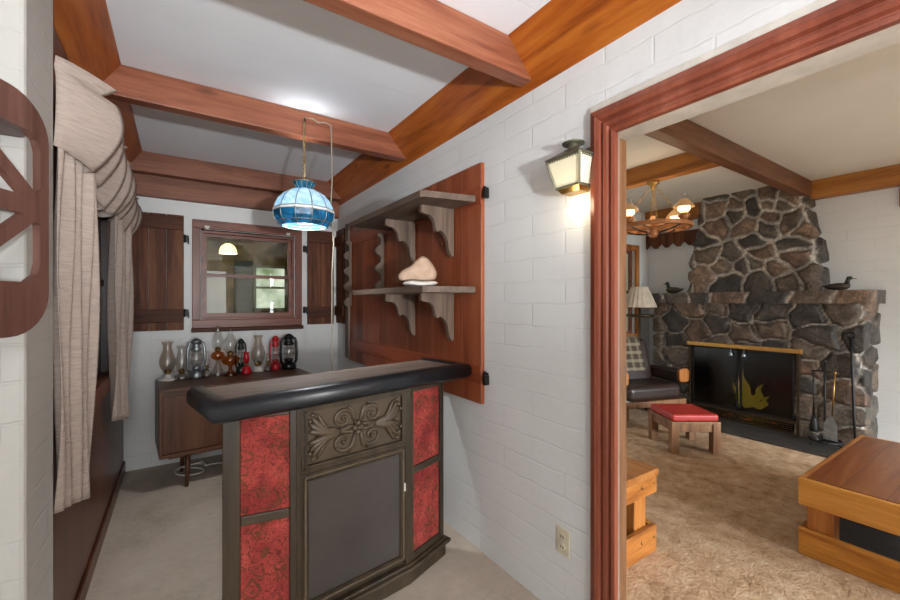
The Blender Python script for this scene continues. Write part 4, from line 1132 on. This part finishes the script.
MB().grid(ebed, 14, 36).build('ember_bed', EM, t)['label'] = 'glowing orange ember bed'
point('fire_light', (5.5, 2.0, .42), 2.2, .08, (1, .55, .2))

# ================================================================== DUCKS, FIRE TOOLS
def duck(label, loc, rz, k):
    t = thing('duck_decoy', label, 'decoy', loc, rz, 'duck decoys on the mantel')
    body = MB().grid(lambda u, v: (0, 0, 0), 1, 1)
    prof = [(-.13, .0, .055), (-.12, .012, .06), (-.085, .032, .058), (-.03, .046, .056), (.03, .05, .056), (.08, .042, .058), (.112, .022, .064), (.118, 0, .066)]
    b = MB(); v = []; n = 14
    for x, r, z in prof:
        for i in range(n): a = 2*PI*i/n; v.append((x*k, r*math.cos(a)*1.05*k, max(0.0, (z+r*math.sin(a)*.95-.008))*k))
    f = [(j*n+i, j*n+(i+1) % n, (j+1)*n+(i+1) % n, (j+1)*n+i) for j in range(len(prof)-1) for i in range(n)]
    b.add(v, f, True).build('body', DUCKM, t)
    MB().tube([(.085*k, 0, .085*k), (.092*k, 0, .115*k), (.10*k, 0, .135*k)], [.026*k, .02*k, .022*k], 12).ball((.108*k, 0, .148*k), (.03*k, .024*k, .024*k)).build('head', DUCKH, t)
    MB().tube([(.13*k, 0, .145*k), (.155*k, 0, .139*k), (.172*k, 0, .138*k)], [.011*k, .01*k, .006*k], 8, flat=((0,0,1), .5)).build('bill', plain('decoy bill', '#6a5a3c', .5), t)
    MB().tube([(-.12*k, 0, .05*k), (-.15*k, 0, .075*k)], [.02*k, .006*k], 8, flat=((0,0,1), .5)).build('tail', DUCKM, t)
duck('duck decoy facing left at the lamp end of the mantel, beside the chimney', (5.47, 2.82, 1.513), R(80), .92)
duck('duck decoy at the doorway end of the mantel, right of the chimney', (5.47, 1.21, 1.513), R(-95), .82)

t = thing('fireplace_tools', 'black iron fireplace tool stand on the hearth beside the screen', 'fireplace tools', (5.17, 1.235, .022))
MB().torus((0, 0, .05), .12, .009, n=28).build('base_ring', BLACKIRON, t)
for k in range(3):
    a = 2*PI*k/3+.4
    MB().tube([(.02*math.cos(a), .02*math.sin(a), .06), (.08*math.cos(a), .08*math.sin(a), .05), (.125*math.cos(a), .125*math.sin(a), .012), (.135*math.cos(a), .135*math.sin(a), .004)], .008, 6).build('foot', BLACKIRON, t)
MB().tube([(0, 0, .05), (0, 0, .80)], .009, 8).ball((0, 0, .81), .016).build('pole', BLACKIRON, t)
MB().tube([(0, -.1, .70), (0, 0, .72), (0, .1, .70)], .007, 8).build('hook_bar', BLACKIRON, t)
MB().tube([(-.03, -.08, .70), (-.03, -.06, .3)], .006, 8).ball((-.03, -.08, .71), .012).build('shovel_handle', BRASS, t)
MB().prism([(-.05, .05), (.05, .05), (.045, .2), (.02, .26), (-.02, .26), (-.045, .2)], 'x', -.05, -.04).xf(Matrix.Translation((0, -.05, .02))).build('shovel_blade', GALV, t)['label'] = 'silver shovel blade'
MB().tube([(-.02, .08, .70), (-.02, .075, .26)], .006, 8).lathe([(0, .0), (.035, .0), (.04, .02), (.022, .12), (.01, .15), (0, .15)], (-.02, .075, .12), 12).build('hearth_brush', BLACKIRON, t)
o = MB().tube([(0, 0, 0), (.03, .016, .3), (.075, .04, .8), (.10, .052, 1.03)], .011, 8).torus((.102, .053, 1.06), .03, .007, 'x', 16, 6).build('fire_poker', BLACKIRON, loc=(5.22, 1.03, .022))
tag(o, 'long black iron poker leaning on the stone right of the tool stand', 'poker')
o = MB().box(-.03, 0, -.07, .07, -.09, .09).box(-.05, -.03, -.05, .05, -.02, .02).build('wooden_plaque', PINEEND, loc=(5.75, .76, 2.40), bevel=.004)
tag(o, 'small brown wooden plaque high on the white wall right of the chimney', 'plaque')

# ================================================================== CHANDELIER
t = thing('chandelier', 'wagon wheel chandelier with lit hurricane lamps in the fireplace room', 'chandelier', (3.70, 2.10, 2.10))
MB().lathe([(.29, -.018), (.325, -.018), (.325, .018), (.29, .018), (.29, -.018)], n=40, smooth=False, cap=False).build('wheel_rim', COPPER, t, bevel=.004)
for k in range(4):
    a = PI*k/4+.2; MB().bar((-.3*math.cos(a), -.3*math.sin(a), 0), (.3*math.cos(a), .3*math.sin(a), 0), .03, .022).build('spoke', COPPER, t)
lz([(0, -.1), (.03, -.09), (.045, -.06), (.03, -.03), (.06, -.02), (.06, .03), (.03, .06), (.02, .1), (0, .11)], 'hub', COPPER, t)
c = MB()
for k in range(4):
    a = R(-54.8+90*k); A = Vector((.29*math.cos(a), .29*math.sin(a), .02)); B_ = Vector((.02*math.cos(a), .02*math.sin(a), .38))
    for i in range(16): c.torus(A.lerp(B_, (i+.5)/16), .011, .0025, ('x', 'y', 'z')[i % 3], 10, 5)
c.build('chain', BRASS, t)
lz([(0, .43), (.05, .43), (.055, .41), (.02, .385), (.012, .35), (0, .35)], 'canopy', BRASS, t)
HUR = emit('lit hurricane glass', '#ffd9a0', 2.2)
SHD = emit('warm tan shade', '#ffb870', .12, '#b08f68')
for k in range(4):
    a = R(-99.8+90*k); p = Vector((.31*math.cos(a), .31*math.sin(a), .018))
    st = MB().lathe([(0, 0), (.03, .0), (.032, .012), (.05, .03), (.045, .05), (.025, .06), (0, .06)], p, 16).build('lamp_font', COPPER, t)
    MB().lathe([(.028, .062), (.05, .085), (.05, .11), (.03, .14)], p, 16, cap=False).build('globe', HUR, st)
    MB().lathe([(.085, .105), (.07, .13), (.04, .165), (.03, .175)], p, 18, cap=False).build('lamp_shade', SHD, st)
    MB().lathe([(.028, .165), (.022, .19), (.026, .225)], p, 14, cap=False).build('chimney_glass', FROST, st)
    MB().tube([p+Vector((0, 0, 0)), p*.86+Vector((0, 0, -.03)), p*.6+Vector((0, 0, -.05)), p*.2+Vector((0, 0, -.06))], .008, 6).build('arm', BLACKIRON, st)
point('chandelier_bulbs', (3.70, 2.10, 2.22), 6, .2, (1, .78, .5))
# ================================================================== SCALLOPED PELMET
sc = [(0, 0), (0, .18)]; 
Lp = .78
pts = [(0, .2), (0, .02)]
for i in range(5):
    x0 = Lp*i/5
    pts += [(x0+.02, .0), (x0+.05, .03), (x0+.078, .06), (x0+.11, .03), (x0+.136, .0)]
pts += [(Lp, .02), (Lp, .2)]
t = thing('window_pelmet', 'dark scalloped wooden pelmet below the ceiling in the corner behind the chandelier', 'pelmet', (5.73, 2.55, 2.16))
plate([pts], .022, 'face_board', SHUT, t, Matrix.Translation((-.06, 0, 0)) @ Matrix.Rotation(PI/2, 4, 'Z') @ Matrix.Rotation(PI/2, 4, 'X'), .002)
MB().box(-.07, .018, 0, Lp-.02, .18, .2).build('top_board', SHUT, t)

# ================================================================== ARMCHAIR, STOOL, FLOOR LAMP
ch_ = thing('armchair', 'dark brown leather armchair with wooden arm fronts, beside the fireplace', 'armchair', (4.55, 2.62, 0), R(-17))
MB().box(-.44, .44, -.09, -.05, .20, .27).box(-.44, .44, .42, .46, .20, .27).box(-.42, -.38, -.05, .42, .20, .27).box(.38, .42, -.05, .42, .20, .27).build('base_frame', STOOLW, ch_, bevel=.005)
for x in (-.38, .38):
    for y in (-.04, .40): MB().box(x-.03, x+.03, y-.03, y+.03, 0, .2).build('leg', STOOLW, ch_, bevel=.004)
MB().box(-.37, .37, -.10, .36, .27, .45).build('seat_cushion', LEATHER, ch_, bevel=.06, seg=5)
bk_ = MB().box(-.36, .36, -.09, .09, 0, .56).xf(Matrix.Translation((0, .38, .38)) @ Matrix.Rotation(R(-16), 4, 'X'))
bk_.build('backrest', LEATHER, ch_, bevel=.06, seg=5)
for x in (-.43, .43):
    MB().box(x-.065, x+.065, -.04, .42, .44, .60).build('armrest', LEATHER, ch_, bevel=.035, seg=4)
    MB().prism([(x-.05, .46), (x-.07, .48), (x-.075, .58), (x-.05, .615), (x+.05, .615), (x+.075, .58), (x+.07, .48), (x+.05, .46)], 'y', -.075, -.035).build('arm_front', PINEEND, ch_, bevel=.008, seg=3)['label'] = 'orange wood arm front'
bl = MB()
mT = Matrix.Translation((0, .38, .38)) @ Matrix.Rotation(R(-16), 4, 'X')
def drape(u, v):
    x = -.28+.5*u; s = v*1.1
    if s < .42: p = (x, -.105-.012*math.sin(9*u), .14+s)
    else:
        a = min(1, (s-.42)/.3); p = (x, -.105+.22*a, .56+.03*math.sin(PI*a))
        if s > .72: p = (x, .108, .56-(s-.72))
    return mT @ Vector(p)
o = MB().grid(drape, 16, 30).build('plaid_blanket', PLAID, solid=.008, loc=(0, 0, 0))
o.matrix_world = Matrix.Translation((4.55, 2.62, 0)) @ Matrix.Rotation(R(-17), 4, 'Z')
tag(o, 'grey and tan plaid blanket draped over the leather armchair back', 'blanket')

t = thing('footstool', 'low wooden footstool with red vinyl cushion in front of the armchair', 'stool', (4.08, 2.02, 0), R(-34))
hs = .225
for x in (-1, 1):
    for y in (-1, 1): MB().box(x*hs-x*.07, x*hs, y*hs-y*.07, y*hs, 0, .27).build('leg', STOOLW, t, bevel=.004)
for s in (-1, 1):
    MB().box(-hs+.07, hs-.07, s*hs-s*.05, s*hs-s*.012, .2, .27).build('apron', STOOLW, t, bevel=.003)
    MB().box(s*hs-s*.05, s*hs-s*.012, -hs+.07, hs-.07, .2, .27).build('apron', STOOLW, t, bevel=.003)
MB().box(-hs, hs, -hs, hs, .27, .295).build('top_frame', STOOLW, t, bevel=.004)
MB().box(-hs+.01, hs-.01, -hs+.01, hs-.01, .295, .36).build('cushion', REDVIN, t, bevel=.02, seg=4)['label'] = 'red vinyl cushion'

t = thing('floor_lamp', 'floor lamp with beige pleated shade and a small tray, behind the armchair', 'lamp', (5.10, 3.08, 0))
lz([(0, 0), (.14, 0), (.14, .015), (.03, .04), (.016, .06), (0, .06)], 'base', DKB, t)
MB().tube([(0, 0, .05), (0, 0, 1.45)], .014, 10).build('pole', DKB, t)
n = 40; pr = []
b = MB(); v = []; f = []
for j, (r, z) in enumerate(((.205, 1.33), (.16, 1.45), (.10, 1.60))):
    for i in range(n): a = 2*PI*i/n; q = r*(1+(.025 if i % 2 else -.01)); v.append((q*math.cos(a), q*math.sin(a), z))
f = [(j*n+i, j*n+(i+1) % n, (j+1)*n+(i+1) % n, (j+1)*n+i) for j in range(2) for i in range(n)]
b.add(v, f).build('lamp_shade', LAMPCLOTH, t, solid=.003)
lz([(0, 1.20), (.16, 1.20), (.19, 1.215), (.19, 1.235), (.175, 1.235), (.17, 1.222), (0, 1.222)], 'tray', DKB, t, 28)
lz([(.02, 1.42), (.03, 1.46), (.02, 1.5), (0, 1.51)], 'bulb', CREAM, t)

# ================================================================== PINE CRATE TABLES
t = thing('coffee_table', 'large pine crate coffee table with red plank top, in the right foreground of the carpet', 'table', (2.87, .80, 0), 0, 'rustic crate tables')
LX, LY, HT = 1.30, -1.0, .424
MB().box(.03, LX-.03, LY+.03, -.03, HT-.04, HT).build('plank_top', PINETOP, t, bevel=.003)
for x0 in (0, LX-.03):
    MB().box(x0, x0+.03, LY, 0, .275, HT-.002).build('apron_board', PINEX, t, bevel=.006)
    MB().box(x0, x0+.03, LY, 0, .0, .145).build('base_board', PINEX, t, bevel=.006)
for y0 in (LY, -.03):
    MB().box(.031, LX-.031, y0, y0+.03, .275, HT-.002).build('apron_board', CRATEX, t, bevel=.006)
    MB().box(.031, LX-.031, y0, y0+.03, .0, .145).build('base_board', CRATEX, t, bevel=.006)
for x in (.032, LX-.142):
    for y in (-.142, LY+.032): MB().box(x, x+.11, y, y+.11, .0, HT-.041).build('leg', PINEEND, t, bevel=.005)
MB().box(.031, LX-.031, LY+.031, -.031, .05, .075).build('lower_shelf', SLATE, t)
t = thing('crate_bench', 'smaller pine crate table against the partition, beside the doorway jamb', 'table', (2.24, 1.24, 0), 0, 'rustic crate tables')
LX, LY, HT = -.62, 1.1, .468
MB().box(LX+.0, 0, .0, LY, HT-.04, HT).build('plank_top', CRATETOP, t, bevel=.003)
for y0 in (.008, LY-.038):
    MB().box(LX+.005, -.002, y0, y0+.03, .33, HT-.041).build('apron_board', CRATEX, t, bevel=.006)
    MB().box(LX+.005, -.002, y0, y0+.03, .0, .15).build('base_board', CRATEX, t, bevel=.006)
for x0 in (LX+.005, -.032):
    MB().box(x0, x0+.03, .04, LY-.04, .33, HT-.041).build('apron_board', PINEX, t, bevel=.006)
    MB().box(x0, x0+.03, .04, LY-.04, .0, .15).build('base_board', PINEX, t, bevel=.006)
for x in (LX+.06, -.17):
    for y in (.04, LY-.15): MB().box(x, x+.11, y, y+.11, .0, HT-.041).build('leg', PINEEND, t, bevel=.005)
bl = MB()
for z in (.39, .09):
    for x in (-.03, -.15): bl.lathe([(0, 0), (.009, .0), (.008, .005), (0, .006)], n=10) if False else bl.ball((x, .006, z), (.009, .005, .009), 10, 6)
bl.build('bolt', BRASS, t)

# ================================================================== CAMERA AND COLOUR
cam = bpy.data.cameras.new('camera'); co = bpy.data.objects.new('camera', cam); COL.objects.link(co)
cam.sensor_width = 36; cam.lens = 16.2; cam.shift_y = 2/900; cam.clip_start = .05
co.location = (0, 0, 1.4); co.rotation_euler = (R(90), 0, -math.atan(271/405))
SC.camera = co
SC.view_settings.view_transform = 'Standard'; SC.view_settings.look = 'None'; SC.view_settings.gamma = 1; SC.view_settings.use_curve_mapping = False
SC.view_settings.exposure = 0.0
SC.cycles.use_denoising = True
SC.cycles.max_bounces = 8; SC.cycles.transparent_max_bounces = 16; SC.cycles.caustics_reflective = False; SC.cycles.caustics_refractive = False
SC.cycles.sample_clamp_indirect = 6
